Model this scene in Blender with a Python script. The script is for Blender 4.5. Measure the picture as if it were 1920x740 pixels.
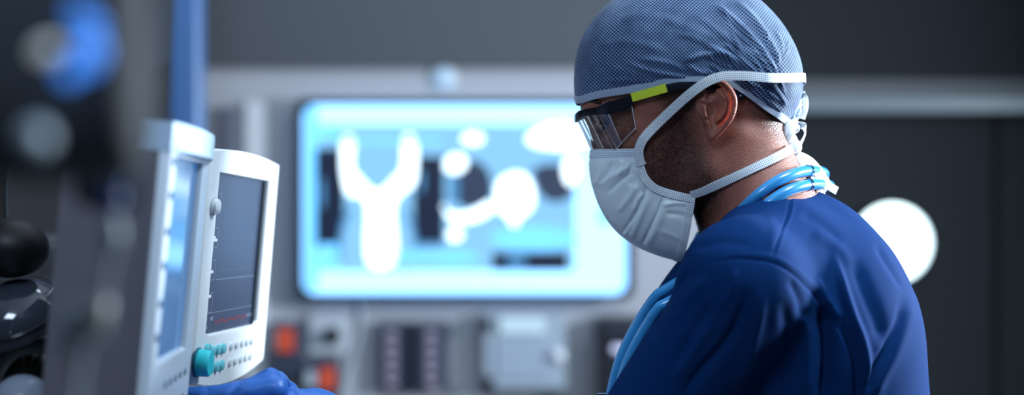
import bpy, bmesh, math, random
import numpy as np
from mathutils import Vector, Matrix
random.seed(7); RNG = np.random.default_rng(7)
for o in list(bpy.data.objects): bpy.data.objects.remove(o)
SC = bpy.context.scene
COL = SC.collection

# ---------------------------------------------------------------- camera, light, exposure
CAMZ = 1.45
FPX = 2880.0                      # focal length in pixels of the 1920 px frame
cam_d = bpy.data.cameras.new('camera'); cam = bpy.data.objects.new('camera', cam_d); COL.objects.link(cam)
cam.location = (0, 0, CAMZ); cam.rotation_euler = (math.pi/2, 0, 0)
cam_d.sensor_width = 36; cam_d.lens = 54; cam_d.clip_start = .05; cam_d.clip_end = 50
cam_d.dof.use_dof = True; cam_d.dof.focus_distance = 1.54; cam_d.dof.aperture_fstop = 1.75
SC.camera = cam
SC.view_settings.view_transform = 'Standard'; SC.view_settings.look = 'None'
SC.view_settings.gamma = 1; SC.view_settings.exposure = 0.0
SC.view_settings.use_curve_mapping = False
SC.render.film_transparent = False
SC.cycles.use_denoising = True
SC.cycles.max_bounces = 10; SC.cycles.transparent_max_bounces = 16
w = bpy.data.worlds.new('world'); SC.world = w; w.use_nodes = True
w.node_tree.nodes['Background'].inputs[0].default_value = (.25, .4, .7, 1)
w.node_tree.nodes['Background'].inputs[1].default_value = .05

def area_light(name, loc, target, size, power, col, parent=None, shape='DISK', size_y=None):
    d = bpy.data.lights.new(name, 'AREA'); d.shape = shape; d.size = size; d.energy = power; d.color = col
    if size_y: d.size_y = size_y
    o = bpy.data.objects.new(name, d); COL.objects.link(o); o.location = loc
    o.rotation_euler = (Vector(target)-Vector(loc)).to_track_quat('-Z', 'Y').to_euler()
    return o
# surgical lamp behind the surgeon (rim), second head over the machine, added unseen ceiling panels for wall light and fill
SURG_A = dict(loc=(1.80, 2.10, 1.66), target=(.34, 1.60, 1.42), size=.42, power=120, col=(.80, .90, 1.0))
SURG_B = dict(loc=(.95, 1.25, 2.55), target=(-.25, 1.55, 1.40), size=.40, power=26, col=(.72, .88, 1.0))
LA = area_light('surgical_lamp_light', **SURG_A)
LB = area_light('surgical_lamp_light', **SURG_B)
PAN1 = area_light('added_panel_light', (-.35, 2.25, 2.66), (-.30, 3.5, 1.3), .6, 9, (.66, .80, 1.0), shape='RECTANGLE', size_y=.6)  # unseen panel added to light the back wall
PAN2 = area_light('added_panel_light', (-.35, .05, 2.66), (.25, 1.6, 1.4), .6, 21, (.62, .78, 1.0), shape='RECTANGLE', size_y=.6)  # unseen panel added as camera-side fill for face and mask

# ---------------------------------------------------------------- helpers
def at(px, py, d):
    """point that lies d metres in front of the lens along the ray of pixel (px,py)"""
    return Vector(((px-960)*d/FPX, d, CAMZ+(370-py)*d/FPX))

def mat(name, col=(.5,.5,.5), rough=.5, metal=0, emit=None, es=1, trans=0, alpha=1, spec=.5, sss=0, bump=None, sheen=0, coat=0, ior=1.45):
    m = bpy.data.materials.new(name); m.use_nodes = True
    b = m.node_tree.nodes['Principled BSDF']
    b.inputs['Base Color'].default_value = (*col, 1); b.inputs['Roughness'].default_value = rough
    b.inputs['Metallic'].default_value = metal; b.inputs['Specular IOR Level'].default_value = spec
    b.inputs['IOR'].default_value = ior
    b.inputs['Transmission Weight'].default_value = trans; b.inputs['Alpha'].default_value = alpha
    b.inputs['Coat Weight'].default_value = coat; b.inputs['Sheen Weight'].default_value = sheen
    if sss: b.inputs['Subsurface Weight'].default_value = sss; b.inputs['Subsurface Radius'].default_value = (.010,.004,.002)
    if emit: b.inputs['Emission Color'].default_value = (*emit, 1); b.inputs['Emission Strength'].default_value = es
    if bump:   # (scale, strength, distance)
        nt = m.node_tree; tc = nt.nodes.new('ShaderNodeTexCoord'); n = nt.nodes.new('ShaderNodeTexNoise')
        n.inputs['Scale'].default_value = bump[0]; n.inputs['Detail'].default_value = 4
        bp = nt.nodes.new('ShaderNodeBump'); bp.inputs['Strength'].default_value = bump[1]; bp.inputs['Distance'].default_value = bump[2]
        nt.links.new(tc.outputs['Object'], n.inputs['Vector']); nt.links.new(n.outputs['Fac'], bp.inputs['Height'])
        nt.links.new(bp.outputs['Normal'], b.inputs['Normal'])
    return m

def link_mesh(name, me, parent=None, m=None, smooth=False, loc=None):
    if m is not None:
        for x in (m if isinstance(m, (list, tuple)) else [m]): me.materials.append(x)
    if smooth:
        me.polygons.foreach_set('use_smooth', [True]*len(me.polygons))
    o = bpy.data.objects.new(name, me); COL.objects.link(o)
    if parent: o.parent = parent
    if loc is not None: o.location = loc
    return o

def pymesh(name, V, Fc, parent=None, m=None, smooth=True, midx=None):
    me = bpy.data.meshes.new(name); me.from_pydata([tuple(map(float, v)) for v in V], [], [tuple(map(int, f)) for f in Fc]); me.update()
    o = link_mesh(name, me, parent, m, smooth)
    if midx is not None: me.polygons.foreach_set('material_index', list(midx))
    return o

def tag(o, label=None, cat=None, group=None, kind=None):
    if label: o['label'] = label
    if cat: o['category'] = cat
    if group: o['group'] = group
    if kind: o['kind'] = kind
    return o

def thing(name, label, cat, matrix=None, loc=(0,0,0), group=None):
    o = bpy.data.objects.new(name, None); COL.objects.link(o); o.empty_display_size = .05
    if matrix is not None: o.matrix_world = matrix
    else: o.location = loc
    tag(o, label, cat, group); return o

def to_local(o, parent):
    """keep the object where it is, but parent it"""
    bpy.context.view_layer.update()
    o.parent = parent; o.matrix_parent_inverse = parent.matrix_world.inverted(); return o

class MB:
    """collects shapes into one mesh"""
    def __init__(s): s.bm = bmesh.new()
    def box(s, c, size, bev=0, seg=2, rot=None):
        r = bmesh.ops.create_cube(s.bm, size=1)
        vs = r['verts']
        bmesh.ops.scale(s.bm, vec=size, verts=vs)
        if bev:
            es = list({e for v in vs for e in v.link_edges})
            rb = bmesh.ops.bevel(s.bm, geom=es, offset=bev, segments=seg, affect='EDGES', profile=.6)
            vs = list({v for f in rb['faces'] for v in f.verts} | {v for v in vs if v.is_valid})
        if rot is not None: bmesh.ops.rotate(s.bm, cent=(0,0,0), matrix=rot, verts=vs)
        bmesh.ops.translate(s.bm, vec=c, verts=vs); return s
    def add(s, V, Fc):
        vs = [s.bm.verts.new(tuple(map(float, v))) for v in V]
        for f in Fc:
            try: s.bm.faces.new([vs[int(i)] for i in f])
            except ValueError: pass
        return s
    def lathe(s, prof, axis='Z', c=(0,0,0), n=40, rot=None, caps=True):
        V = []; F = []
        for r, h in prof:
            for k in range(n):
                a = 2*math.pi*k/n; x, y = r*math.cos(a), r*math.sin(a)
                p = Vector((x, y, h)) if axis == 'Z' else (Vector((h, x, y)) if axis == 'X' else Vector((x, h, y)))
                if rot is not None: p = rot @ p
                V.append(p+Vector(c))
        for i in range(len(prof)-1):
            for k in range(n):
                F.append((i*n+k, i*n+(k+1) % n, (i+1)*n+(k+1) % n, (i+1)*n+k))
        if caps:
            F.append(tuple(range(n-1, -1, -1))); F.append(tuple((len(prof)-1)*n+k for k in range(n)))
        return s.add(V, F)
    def tube(s, pts, r, n=12, caps=True):
        P = [Vector(p) for p in pts]; R = r if isinstance(r, (list, tuple, np.ndarray)) else [r]*len(P)
        V = []; F = []; up = None
        for i, p in enumerate(P):
            t = (P[min(i+1, len(P)-1)]-P[max(i-1, 0)]).normalized()
            if up is None: up = t.orthogonal().normalized()
            up = (up-t*up.dot(t)).normalized(); b = t.cross(up)
            for k in range(n):
                a = 2*math.pi*k/n; V.append(p+(up*math.cos(a)+b*math.sin(a))*R[i])
        for i in range(len(P)-1):
            for k in range(n):
                F.append((i*n+k, i*n+(k+1) % n, (i+1)*n+(k+1) % n, (i+1)*n+k))
        if caps: F += [tuple(range(n-1, -1, -1)), tuple((len(P)-1)*n+k for k in range(n))]
        return s.add(V, F)
    def prism(s, outline, y0, y1, bev=0, seg=3):
        """outline in local (x,z), extruded along y from y0 to y1 (y0 is the front), front edge bevelled"""
        n = len(outline); V = []; F = []; rings = []
        O = np.array(outline, float)
        def inset(O, d):
            if d == 0: return O
            nx = np.roll(O, -1, 0)-O; L = np.linalg.norm(nx, axis=1, keepdims=True)+1e-12; nx = nx/L
            nrm = np.c_[-nx[:, 1], nx[:, 0]]; a = nrm+np.roll(nrm, 1, 0); a /= np.maximum((a*a).sum(1, keepdims=True)/2, .35)
            sgn = 1 if np.sum(O[:, 0]*np.roll(O[:, 1], -1)-O[:, 1]*np.roll(O[:, 0], -1)) > 0 else -1
            return O+a*d*sgn
        lv = [(inset(O, bev*(1-math.sin(k/seg*math.pi/2))), y0+(bev if y1 > y0 else -bev)*(1-math.cos(k/seg*math.pi/2))) for k in range(seg+1)] if bev else [(O, y0)]
        lv.append((O, y1))
        for q, y in lv:
            for x, z in q: V.append((x, y, z))
        for i in range(len(lv)-1):
            for k in range(n): F.append((i*n+k, i*n+(k+1) % n, (i+1)*n+(k+1) % n, (i+1)*n+k))
        F += [tuple(range(n-1, -1, -1)), tuple((len(lv)-1)*n+k for k in range(n))]
        return s.add(V, F)
    def build(s, name, m, parent=None, smooth=False, auto=None, loc=None):
        bmesh.ops.recalc_face_normals(s.bm, faces=s.bm.faces)
        me = bpy.data.meshes.new(name); s.bm.to_mesh(me); s.bm.free()
        o = link_mesh(name, me, parent, m, smooth or auto is not None, loc)
        if auto is not None:
            me.set_sharp_from_angle(angle=math.radians(auto))
        return o

def rrect(x0, z0, x1, z1, r, n=6):
    P = []
    for cx, cz, a0 in ((x1-r, z0+r, -90), (x1-r, z1-r, 0), (x0+r, z1-r, 90), (x0+r, z0+r, 180)):
        for k in range(n+1):
            a = math.radians(a0+90*k/n); P.append((cx+r*math.cos(a), cz+r*math.sin(a)))
    return P

def frame_mesh(mb, outer, inner, y0, y1):
    """ring between two outlines with the same number of points, with inner walls"""
    n = len(outer); V = []
    for q, y in ((outer, y1), (outer, y0), (inner, y0), (inner, y1)):
        V += [(x, y, z) for x, z in q]
    F = []
    for i in range(3):
        for k in range(n): F.append((i*n+k, i*n+(k+1) % n, (i+1)*n+(k+1) % n, (i+1)*n+k))
    for k in range(n): F.append((3*n+k, 3*n+(k+1) % n, (k+1) % n, k))
    mb.add(V, F)

def smooth_path(P, n=8):
    """Catmull-Rom through 3-D points"""
    P = [np.array(p, float) for p in P]; Q = [2*P[0]-P[1]]+P+[2*P[-1]-P[-2]]; out = []
    for i in range(1, len(Q)-2):
        for k in range(n):
            t = k/n; a, b, c, d = Q[i-1:i+3]
            out.append(.5*((2*b)+(-a+c)*t+(2*a-5*b+4*c-d)*t*t+(-a+3*b-3*c+d)*t**3))
    out.append(P[-1]); return np.array(out)

M = {}
M['dark_wall'] = mat('dark_wall', (.013,.016,.020), .75, spec=.2, bump=(30,.1,.002))
M['upper_wall'] = mat('upper_wall', (.060,.068,.08), .6, bump=(30,.1,.002))
M['light_wall'] = mat('light_wall', (.36,.37,.41), .45, bump=(25,.08,.002))
M['floor'] = mat('floor', (.16,.18,.2), .35, bump=(60,.05,.001))
M['ceiling'] = mat('ceiling', (.5,.52,.55), .8)
M['rail'] = mat('rail', (.11,.14,.16), .4, .2)
M['steel'] = mat('steel', (.55,.6,.66), .28, 1)
M['chrome'] = mat('chrome', (.8,.82,.85), .12, 1)
M['black'] = mat('black', (.012,.014,.02), .35)
M['blackgloss'] = mat('blackgloss', (.01,.012,.018), .12)
M['rubber'] = mat('rubber', (.006,.006,.007), .5, bump=(40,.2,.002))
M['white_plastic'] = mat('white_plastic', (.80,.84,.88), .35)
M['grey_plastic'] = mat('grey_plastic', (.16,.155,.185), .5)
M['pale_plastic'] = mat('pale_plastic', (.45,.5,.56), .4)
M['teal'] = mat('teal', (.03,.62,.70), .35)
M['button_blue'] = mat('button_blue', (.06,.13,.22), .4)
M['button_grey'] = mat('button_grey', (.45,.52,.58), .4)
M['orange'] = mat('orange', (.62,.075,.03), .5)
M['navy'] = mat('navy', (.012,.03,.16), .4)
M['lens_lamp'] = mat('lens_lamp', (.9,.95,.95), .4, emit=(.80,1.0,1.0), es=2.6)
M['dim_lamp'] = mat('dim_lamp', (.35,.48,.60), .4, emit=(.30,.45,.60), es=.25)

# ---------------------------------------------------------------- room
D = 3.6
def bx(px): return (px-960)*D/FPX
def bz(py): return CAMZ+(370-py)*D/FPX
def slab(name, x0, x1, y0, y1, z0, z1, m, label=None, bev=0, parent=None, kind='structure'):
    o = MB().box(((x0+x1)/2, (y0+y1)/2, (z0+z1)/2), (x1-x0, y1-y0, z1-z0), bev).build(name, m, parent)
    if kind: o['kind'] = kind
    if label: o['label'] = label
    return o
XL, XR, YB, ZC = -2.3, 2.3, -1.4, 2.75
slab('floor', XL, XR, YB, D+.1, -.1, 0, M['floor'], 'dark grey floor of the operating room')
slab('ceiling', XL, XR, YB, D+.1, ZC, ZC+.1, M['ceiling'], 'ceiling of the operating room')
slab('wall_back', XL, XR, D+.03, D+.15, 0, ZC, M['dark_wall'], 'dark slate wall behind the surgeon')
slab('wall_left', XL-.1, XL, YB, D+.1, 0, ZC, M['dark_wall'], 'dark side wall on the left')
slab('wall_right', XR, XR+.1, YB, D+.1, 0, ZC, M['dark_wall'], 'dark side wall on the right')
slab('wall_front', XL, XR, YB-.1, YB, 0, ZC, M['dark_wall'], 'dark wall behind the camera')
slab('trim_8', XL, bx(385), D, D+.03, 0, bz(126), mat('side_panel', (.045,.047,.053), .6), 'dull dark wall panel at the far left')
slab('trim_1', bx(385), bx(1390), D, D+.03, .0, bz(126), M['light_wall'], 'pale grey wall cladding behind the large screen')
slab('trim_2', bx(1390), XR, D-.02, D+.03, bz(212), bz(181), M['rail'], 'pale horizontal rail strip on the dark wall at right', bev=.004)
slab('trim_3', bx(1390), XR, D, D+.03, bz(181), bz(150), M['upper_wall'], 'dull grey band above the pale rail strip')
slab('trim_4', XL, bx(1390), D-.03, D+.03, bz(126)+.001, ZC, M['upper_wall'], 'dark grey upper wall panel above the pale cladding')
slab('trim_5', bx(1872), bx(1880), D+.02, D+.03, 0, bz(214), mat('joint', (.008,.009,.012), .9, spec=.1), 'narrow vertical joint in the dark wall at right')
slab('trim_6', bx(418), bx(444), D-.025, D, .3, bz(200), mat('dark_strip', (.11,.12,.16), .5), 'dark vertical channel in the wall cladding left of the large screen', bev=.003)  # the channel is darker in its own colour
slab('trim_7', bx(462), bx(500), D-.02, D, .3, bz(192), mat('pale_strip', (.55,.58,.62), .4), 'pale vertical strip in the wall cladding left of the large screen', bev=.003)

# ---------------------------------------------------------------- large screen on the wall
def E(name, c, s=1): return mat(name, (0,0,0), .5, emit=c, es=s)
ms = thing('wall_screen', 'large black-framed screen on the back wall glowing with bluish-white scan images', 'screen', loc=(bx(872), D-.03, bz(373)))
cx0, cz0 = bx(872), bz(373)
def loc2(px, py): return (bx(px)-cx0, bz(py)-cz0)
x0, z0 = loc2(560, 557); x1, z1 = loc2(1185, 187)
outer = rrect(x0, z0, x1, z1, .028); x0i, z0i = loc2(576, 547); x1i, z1i = loc2(1170, 200)
inner = rrect(x0i, z0i, x1i, z1i, .026)
mb = MB(); frame_mesh(mb, outer, inner, -.037, 0); mb.build('screen_frame', M['black'], ms)
MB().prism(rrect(x0+.05, z0+.05, x1-.05, z1-.05, .01), .0, .03).build('wall_mount', M['black'], ms)
KS = 1.0
S = [E('screen_white', (.78, 1.75, 3.2), KS), E('screen_lightblue', (.28, .66, 1.08), KS), E('screen_navy', (.004,.012,.045), KS),
     E('screen_cyan', (.26, .95, 1.8), KS), E('screen_hot', (2.2, 2.8, 3.2), KS), E('screen_midblue', (.08,.30,.62), KS), E('screen_grey', (.03,.05,.11), KS)]
MB().prism(rrect(x0i-.004, z0i-.004, x1i+.004, z1i+.004, .026), -.034, -.001).build('display', S[0], ms)
V = []; Fc = []; mi = []; lay = [0]
def shape(pts, m, sm=True):
    lay[0] += 1; y = -.0345-lay[0]*.00012; P = [loc2(*p) for p in pts]
    if sm:
        P = smooth_path([(a, b, 0) for a, b in P+[P[0]]], 6)[:-1, :2]
    d_ = {4: -.0075, 2: .007, 6: .008}.get(m, 0)
    if d_:
        A = np.array(P, float); t_ = np.roll(A, -1, 0)-np.roll(A, 1, 0); t_ /= np.linalg.norm(t_, axis=1, keepdims=True)+1e-9
        s_ = np.sign(np.sum(A[:, 0]*np.roll(A[:, 1], -1)-A[:, 1]*np.roll(A[:, 0], -1))); A = A+np.c_[t_[:, 1], -t_[:, 0]]*s_*d_; P = [tuple(q) for q in A]
    b = len(V); V.extend([(a, y, c) for a, c in P]); Fc.append(tuple(range(b, b+len(P)))); mi.append(m)
def ell(cx, cy, rx, ry, m, rot=0, n=28):
    r = math.radians(rot)
    shape([(cx+rx*math.cos(a)*math.cos(r)-ry*math.sin(a)*math.sin(r), cy+rx*math.cos(a)*math.sin(r)+ry*math.sin(a)*math.cos(r)) for a in np.linspace(0, 2*math.pi, n, endpoint=False)], m, False)
def rect(x0, y0, x1, y1, m): shape([(x0,y0),(x1,y0),(x1,y1),(x0,y1)], m, False)
rect(580, 204, 603, 540, 3)
rect(604, 236, 1076, 505, 1)
rect(604, 236, 640, 262, 3)
rect(604, 281, 646, 462, 2); ell(610, 362, 5, 30, 5); rect(604, 455, 640, 505, 3)
rect(784, 296, 830, 452, 2); ell(793, 340, 5, 22, 5); rect(784, 452, 830, 460, 5)
ell(657, 440, 16, 50, 5, 8); ell(668, 450, 20, 58, 1, 6)
ell(768, 440, 16, 50, 5, -8); ell(758, 450, 20, 58, 1, -6)
shape([(640,258),(660,250),(676,262),(673,310),(688,332),(712,352),(738,330),(752,310),(754,260),(770,248),(788,262),(791,310),(784,350),(757,372),(750,400),(754,455),(750,492),(718,506),(690,494),(684,455),(686,400),(680,375),(652,368),(641,320)], 4)
shape([(676,278),(690,272),(715,280),(740,272),(753,284),(750,312),(726,330),(713,344),(700,330),(678,312)], 1)
shape([(862,330),(880,308),(905,316),(917,345),(912,372),(880,384),(862,368)], 6)
rect(845, 312, 862, 380, 5)
shape([(1003,322),(1022,316),(1050,318),(1072,345),(1060,366),(1035,372),(1014,356)], 6)
ell(856, 308, 27, 23, 4, -20); ell(888, 262, 26, 17, 4)
shape([(832,380),(850,392),(880,390),(915,372),(930,380),(925,402),(895,418),(860,422),(836,410)], 4)
ell(855, 438, 20, 18, 4)
shape([(925,345),(940,328),(968,318),(995,330),(1007,365),(1000,395),(980,412),(972,428),(955,425),(945,408),(925,392)], 4)
ell(1050, 258, 60, 30, 4); ell(1000, 445, 80, 22, 3); rect(640, 262, 830, 270, 3)
ell(1030, 262, 50, 24, 4); ell(1068, 320, 20, 34, 4)
rect(925, 476, 1062, 500, 2); ell(968, 488, 20, 12, 5)
ell(780, 478, 40, 10, 3); ell(850, 480, 50, 12, 3)
rect(1120, 388, 1140, 420, 3); rect(1116, 330, 1146, 350, 3)
pymesh('scan_image', V, Fc, ms, S, smooth=False, midx=mi)

# ---------------------------------------------------------------- wall equipment under the screen
def socket_box(px0, py0, px1, py1, depth, m, name='box', r=.006, parent=None):
    x0, z0, x1, z1 = bx(px0), bz(py1), bx(px1), bz(py0)
    return MB().prism(rrect(x0, z0, x1, z1, r), D-depth, D, bev=.003).build(name, m, parent)
dk = mat('panel_dark', (.035,.045,.075), .4); dk2 = mat('panel_darker', (.012,.016,.028), .4); lt = mat('panel_light', (.42,.48,.55), .4)
t = thing('power_switch_box', 'dark upright switch box with an orange-red rocker, left under the large screen', 'switch box', loc=(0,0,0))
socket_box(512, 602, 570, 700, .05, dk, 'housing', parent=t)
socket_box(526, 612, 556, 655, .062, M['orange'], 'rocker_switch', .004, t); socket_box(516, 612, 524, 655, .056, lt, 'label_plate', .002, t)
t = thing('power_switch_box', 'lower dark switch box with an orange-red rocker, right of the glove tips', 'switch box', loc=(0,0,0))
socket_box(572, 670, 638, 780, .05, dk, 'housing', parent=t)
socket_box(604, 684, 633, 724, .062, M['orange'], 'rocker_switch', .004, t); socket_box(578, 690, 600, 720, .056, lt, 'label_plate', .002, t)
t = thing('gas_outlet', 'white square gas outlet plate with a dark round port', 'wall outlet', loc=(0,0,0))
socket_box(582, 588, 652, 662, .018, M['pale_plastic'], 'plate', .008, t)
MB().lathe([(.016,0),(.019,-.004),(.019,-.03),(.010,-.032),(.010,-.012)], 'Y', (bx(626), D-.018, bz(626)), 24).build('port', M['black'], t, auto=40)
t = thing('socket_panel', 'dark panel with two columns of small sockets below the middle of the large screen', 'socket panel', loc=(0,0,0))
socket_box(712, 602, 842, 726, .04, dk, 'housing', parent=t)
for cxp in (736, 810):
    for k in range(5):
        py = 624+k*22.5
        s = socket_box(cxp-11, py-7, cxp+11, py+7, .046, mat('socket_face', (.30,.26,.34), .4), 'socket', .003, t)
socket_box(757, 604, 790, 724, .043, dk2, 'center_strip', .002, t)
t = thing('flow_meter_unit', 'pale wall unit with a glass front and dark latches, right of the dark socket panel', 'wall unit', loc=(0,0,0))
socket_box(908, 584, 1060, 724, .06, mat('unit_body', (.30,.36,.43), .4), 'housing', .01, t)
socket_box(936, 590, 1020, 622, .07, mat('unit_window', (.55,.68,.74), .15), 'display_window', .004, t)
socket_box(930, 630, 1030, 704, .065, mat('unit_door', (.30,.36,.45), .3), 'front_cover', .004, t)
socket_box(906, 594, 922, 616, .072, M['black'], 'latch', .003, t); socket_box(906, 700, 926, 724, .072, M['black'], 'latch', .003, t)
MB().lathe([(.012,0),(.014,-.02),(.006,-.03)], 'Y', (bx(1045), D-.06, bz(660)), 24).build('knob', M['white_plastic'], t, auto=40)
t = thing('dark_cabinet', 'black equipment rack with two small round lights beside the stethoscope tubing', 'cabinet', loc=(0,0,0))
socket_box(1116, 590, 1330, 1100, .12, M['black'], 'housing', .008, t)
socket_box(1124, 600, 1320, 616, .125, mat('cab_slot', (.03,.035,.05), .3), 'slot', .002, t)
for px, rr in ((1148, .009), (1161, .010)):
    MB().lathe([(rr,0),(rr,-.006),(rr*.5,-.010)], 'Y', (bx(px), D-.12-.004*(px>1150), bz(644 if px < 1150 else 646)), 20).build('indicator_light', mat('indicator', (.5,.5,.6), .3, emit=(.55,.62,.95), es=.9), t, auto=40)
t = thing('cable', 'thin grey cable hanging from the large screen past the outlets', 'cable')
MB().tube([Vector((a, D-.008, b)) for a, b in ((bx(676), bz(556)), (bx(678), bz(600)), (bx(672), bz(640)), (bx(655), bz(690)), (bx(640), bz(745)), (bx(650), bz(900)))], .004, 8).build('cord', M['pale_plastic'], t, smooth=True)
# small lamp over the screen
t = thing('downlight', 'small round light glowing on the pale band above the large screen', 'light', loc=(0,0,0))
MB().lathe([(.030,0),(.033,-.006),(.026,-.010)], 'Y', (bx(830), D-.0, bz(146)), 32).build('rim', M['pale_plastic'], t, auto=40)
MB().lathe([(.026,-.009),(.018,-.016),(.004,-.018)], 'Y', (bx(830), D, bz(146)), 32).build('diffuser', M['dim_lamp'], t, auto=40)
# round lamp right
t = thing('round_wall_lamp', 'big round white lamp glowing on the dark wall behind the surgeon\'s back', 'lamp', loc=(0,0,0))
R = bx(960+73)
MB().lathe([(R*.9, 0), (R*1.02, -.01), (R*1.03, -.045), (R*.985, -.05), (R*.98, -.03)], 'Y', (bx(1670), D+.03, bz(455)), 64).build('housing', M['steel'], t, auto=40)
MB().lathe([(R*.98, -.035), (R*.93, -.052), (R*.6, -.060), (.002, -.063)], 'Y', (bx(1670), D+.03, bz(455)), 64).build('diffuser', M['lens_lamp'], t, auto=50)
# tall column at the left, blue light put into its paint
t = thing('ceiling_column', 'tall blue-grey equipment column rising behind the left monitor', 'column', loc=(0,0,0))
c = at(352, 370, 3.1)
cm = mat('blue_lit_paint', (.05,.12,.28), .35)
MB().box((c.x, 3.1, ZC/2), (.060, .08, ZC), .012, 3).build('post', cm, t)
MB().lathe([(.10,0),(.10,.02),(.05,.03)], 'Z', (c.x, 3.1, 0), 32).build('floor_flange', M['steel'], t, auto=40)

# ---------------------------------------------------------------- surgical lamps and added ceiling panels (out of frame, they light the room)
def surgical(spec, label):
    p = Vector(spec['loc']); dr = (Vector(spec['target'])-p).normalized()
    rt = dr.to_track_quat('-Z', 'Y').to_matrix()
    t = thing('surgical_lamp', label, 'surgical lamp', loc=(0,0,0), group='surgical lamps under the ceiling')
    MB().lathe([(.03,.13),(.10,.12),(.24,.06),(.26,.02),(.26,.005),(.235,.012)], 'Z', p, 48, rot=rt, caps=True).build('lamp_head', M['white_plastic'], t, auto=40)
    k = p-dr*.12
    MB().tube([k, k+Vector((0,0,.03)), Vector((k.x, k.y+.02, ZC))], .022, 14).build('arm', M['white_plastic'], t, smooth=True)
surgical(SURG_A, 'round white surgical lamp hanging behind the surgeon')
surgical(SURG_B, 'round white surgical lamp hanging over the monitors')
for pan in (PAN1, PAN2):
    t = thing('added_ceiling_panel', 'unseen square ceiling light panel added '+('nearest the large screen' if pan is PAN1 else 'as fill over the camera side of the room'), 'ceiling light', group='added ceiling light panels')
    q = pan.location
    mb = MB(); frame_mesh(mb, rrect(-.33,-.33,.33,.33,.01), rrect(-.30,-.30,.30,.30,.005), 0, .05)
    o = mb.build('frame', M['white_plastic'], t); o.rotation_euler = (math.pi/2, 0, 0); o.location = (q.x, q.y, ZC)
# ---------------------------------------------------------------- the two patient monitors
def pose(rows, T, H, x0, x1):
    return None
def mon_matrix(Rm, centre):
    m = Matrix(Rm).to_4x4(); m.translation = centre; return m
def orth(ax_x, ax_y):
    x = Vector(ax_x).normalized(); y = Vector(ax_y); y = (y-x*y.dot(x)).normalized(); z = x.cross(y)
    return Matrix((x, y, z)).transposed()
def screen_mat(name, base, rough=.09):
    return mat(name, base, rough, spec=.5 if 'glossy' in name else .3, emit=(.030,.045,.092) if 'dark' in name else (.03,.13,.34), es=1.0 if 'dark' in name else .8)

def arc_outline(x0, z0, x1, z1, top, bot, r=.008, n=14):
    """rounded outline whose top and bottom edges bow outward"""
    P = []
    for k in range(n+1):                                     # bottom, left to right
        u = k/n; P.append((x0+r+(x1-x0-2*r)*u, z0-bot*(1-(2*u-1)**2)))
    for k in range(1, 6):
        a = math.radians(-90+90*k/6); P.append((x1-r+r*math.cos(a), z0+r+r*math.sin(a)))
    for k in range(n+1):
        u = 1-k/n; P.append((x0+r+(x1-x0-2*r)*u, z1+top*(1-(2*u-1)**2)))
    for k in range(1, 6):
        a = math.radians(90+90*k/6); P.append((x0+r+r*math.cos(a), z1-r+r*math.sin(a)))
    return P
def rect_like(outline, x0, z0, x1, z1):
    """project outline points on a rectangle (same count)"""
    cx, cz = (x0+x1)/2, (z0+z1)/2; hx, hz = (x1-x0)/2, (z1-z0)/2; out = []
    ox = [p[0] for p in outline]; oz = [p[1] for p in outline]
    HX, HZ = (max(ox)-min(ox))/2, (max(oz)-min(oz))/2; mx, mz = (max(ox)+min(ox))/2, (max(oz)+min(oz))/2
    for x, z in outline:
        u, v = (x-mx)/HX, (z-mz)/HZ; s = max(abs(u), abs(v)); out.append((cx+hx*u/s, cz+hz*v/s))
    return out

def monitor(label, Rm, centre, W, H, ml, mr, mt, mbm, depth, topbow, botbow, frame_m, body_m, scr_m, side=.022):
    t = thing('patient_monitor', label, 'medical monitor', matrix=mon_matrix(Rm, centre+Rm.col[1]*.006))
    out = arc_outline(-W/2-ml, -H/2-mbm, W/2+mr, H/2+mt, topbow, botbow)
    inn = rect_like(out, -W/2, -H/2, W/2, H/2)
    inn2 = rect_like(out, -W/2+.0015, -H/2+.0015, W/2-.0015, H/2-.0015)
    n = len(out); f = .006
    V = []; lv = [(out, side), (out, -f+.003), ([(x*.985, z*.99) for x, z in out], -f), (inn, -f), (inn2, -f+.003), (inn2, .0)]
    for q, y in lv: V += [(x, y, z) for x, z in q]
    F = []
    for i in range(len(lv)-1):
        for k in range(n): F.append((i*n+k, i*n+(k+1) % n, (i+1)*n+(k+1) % n, (i+1)*n+k))
    MB().add(V, F).build('front_bezel', frame_m, t, auto=35)
    MB().prism([(-W/2-.001,-H/2-.001),(W/2+.001,-H/2-.001),(W/2+.001,H/2+.001),(-W/2-.001,H/2+.001)], -.001, .004).build('screen', scr_m, t)
    o2 = [(x*.985, z*.985) for x, z in out]
    b = MB(); b.prism(o2, side-.0015, depth, bev=.0)
    b.build('housing', body_m, t)
    return t

# right monitor
H = .163; sc = H
RmR = orth((.078, .997, -.029), (-.993, .080, .083))
cR = Vector((-1.7559*H, 9.9084*H, CAMZ-.3621*H))
WR = 1.293*H
scrR = screen_mat('monitor_screen_dark', (.02,.03,.05), .3)
mR = monitor('white patient monitor with a teal knob, dark screen showing faint traces', RmR, cR, WR, H, .040, .045, .0195, .043, .075, .006, .012,
             M['white_plastic'], M['pale_plastic'], scrR)
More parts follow.
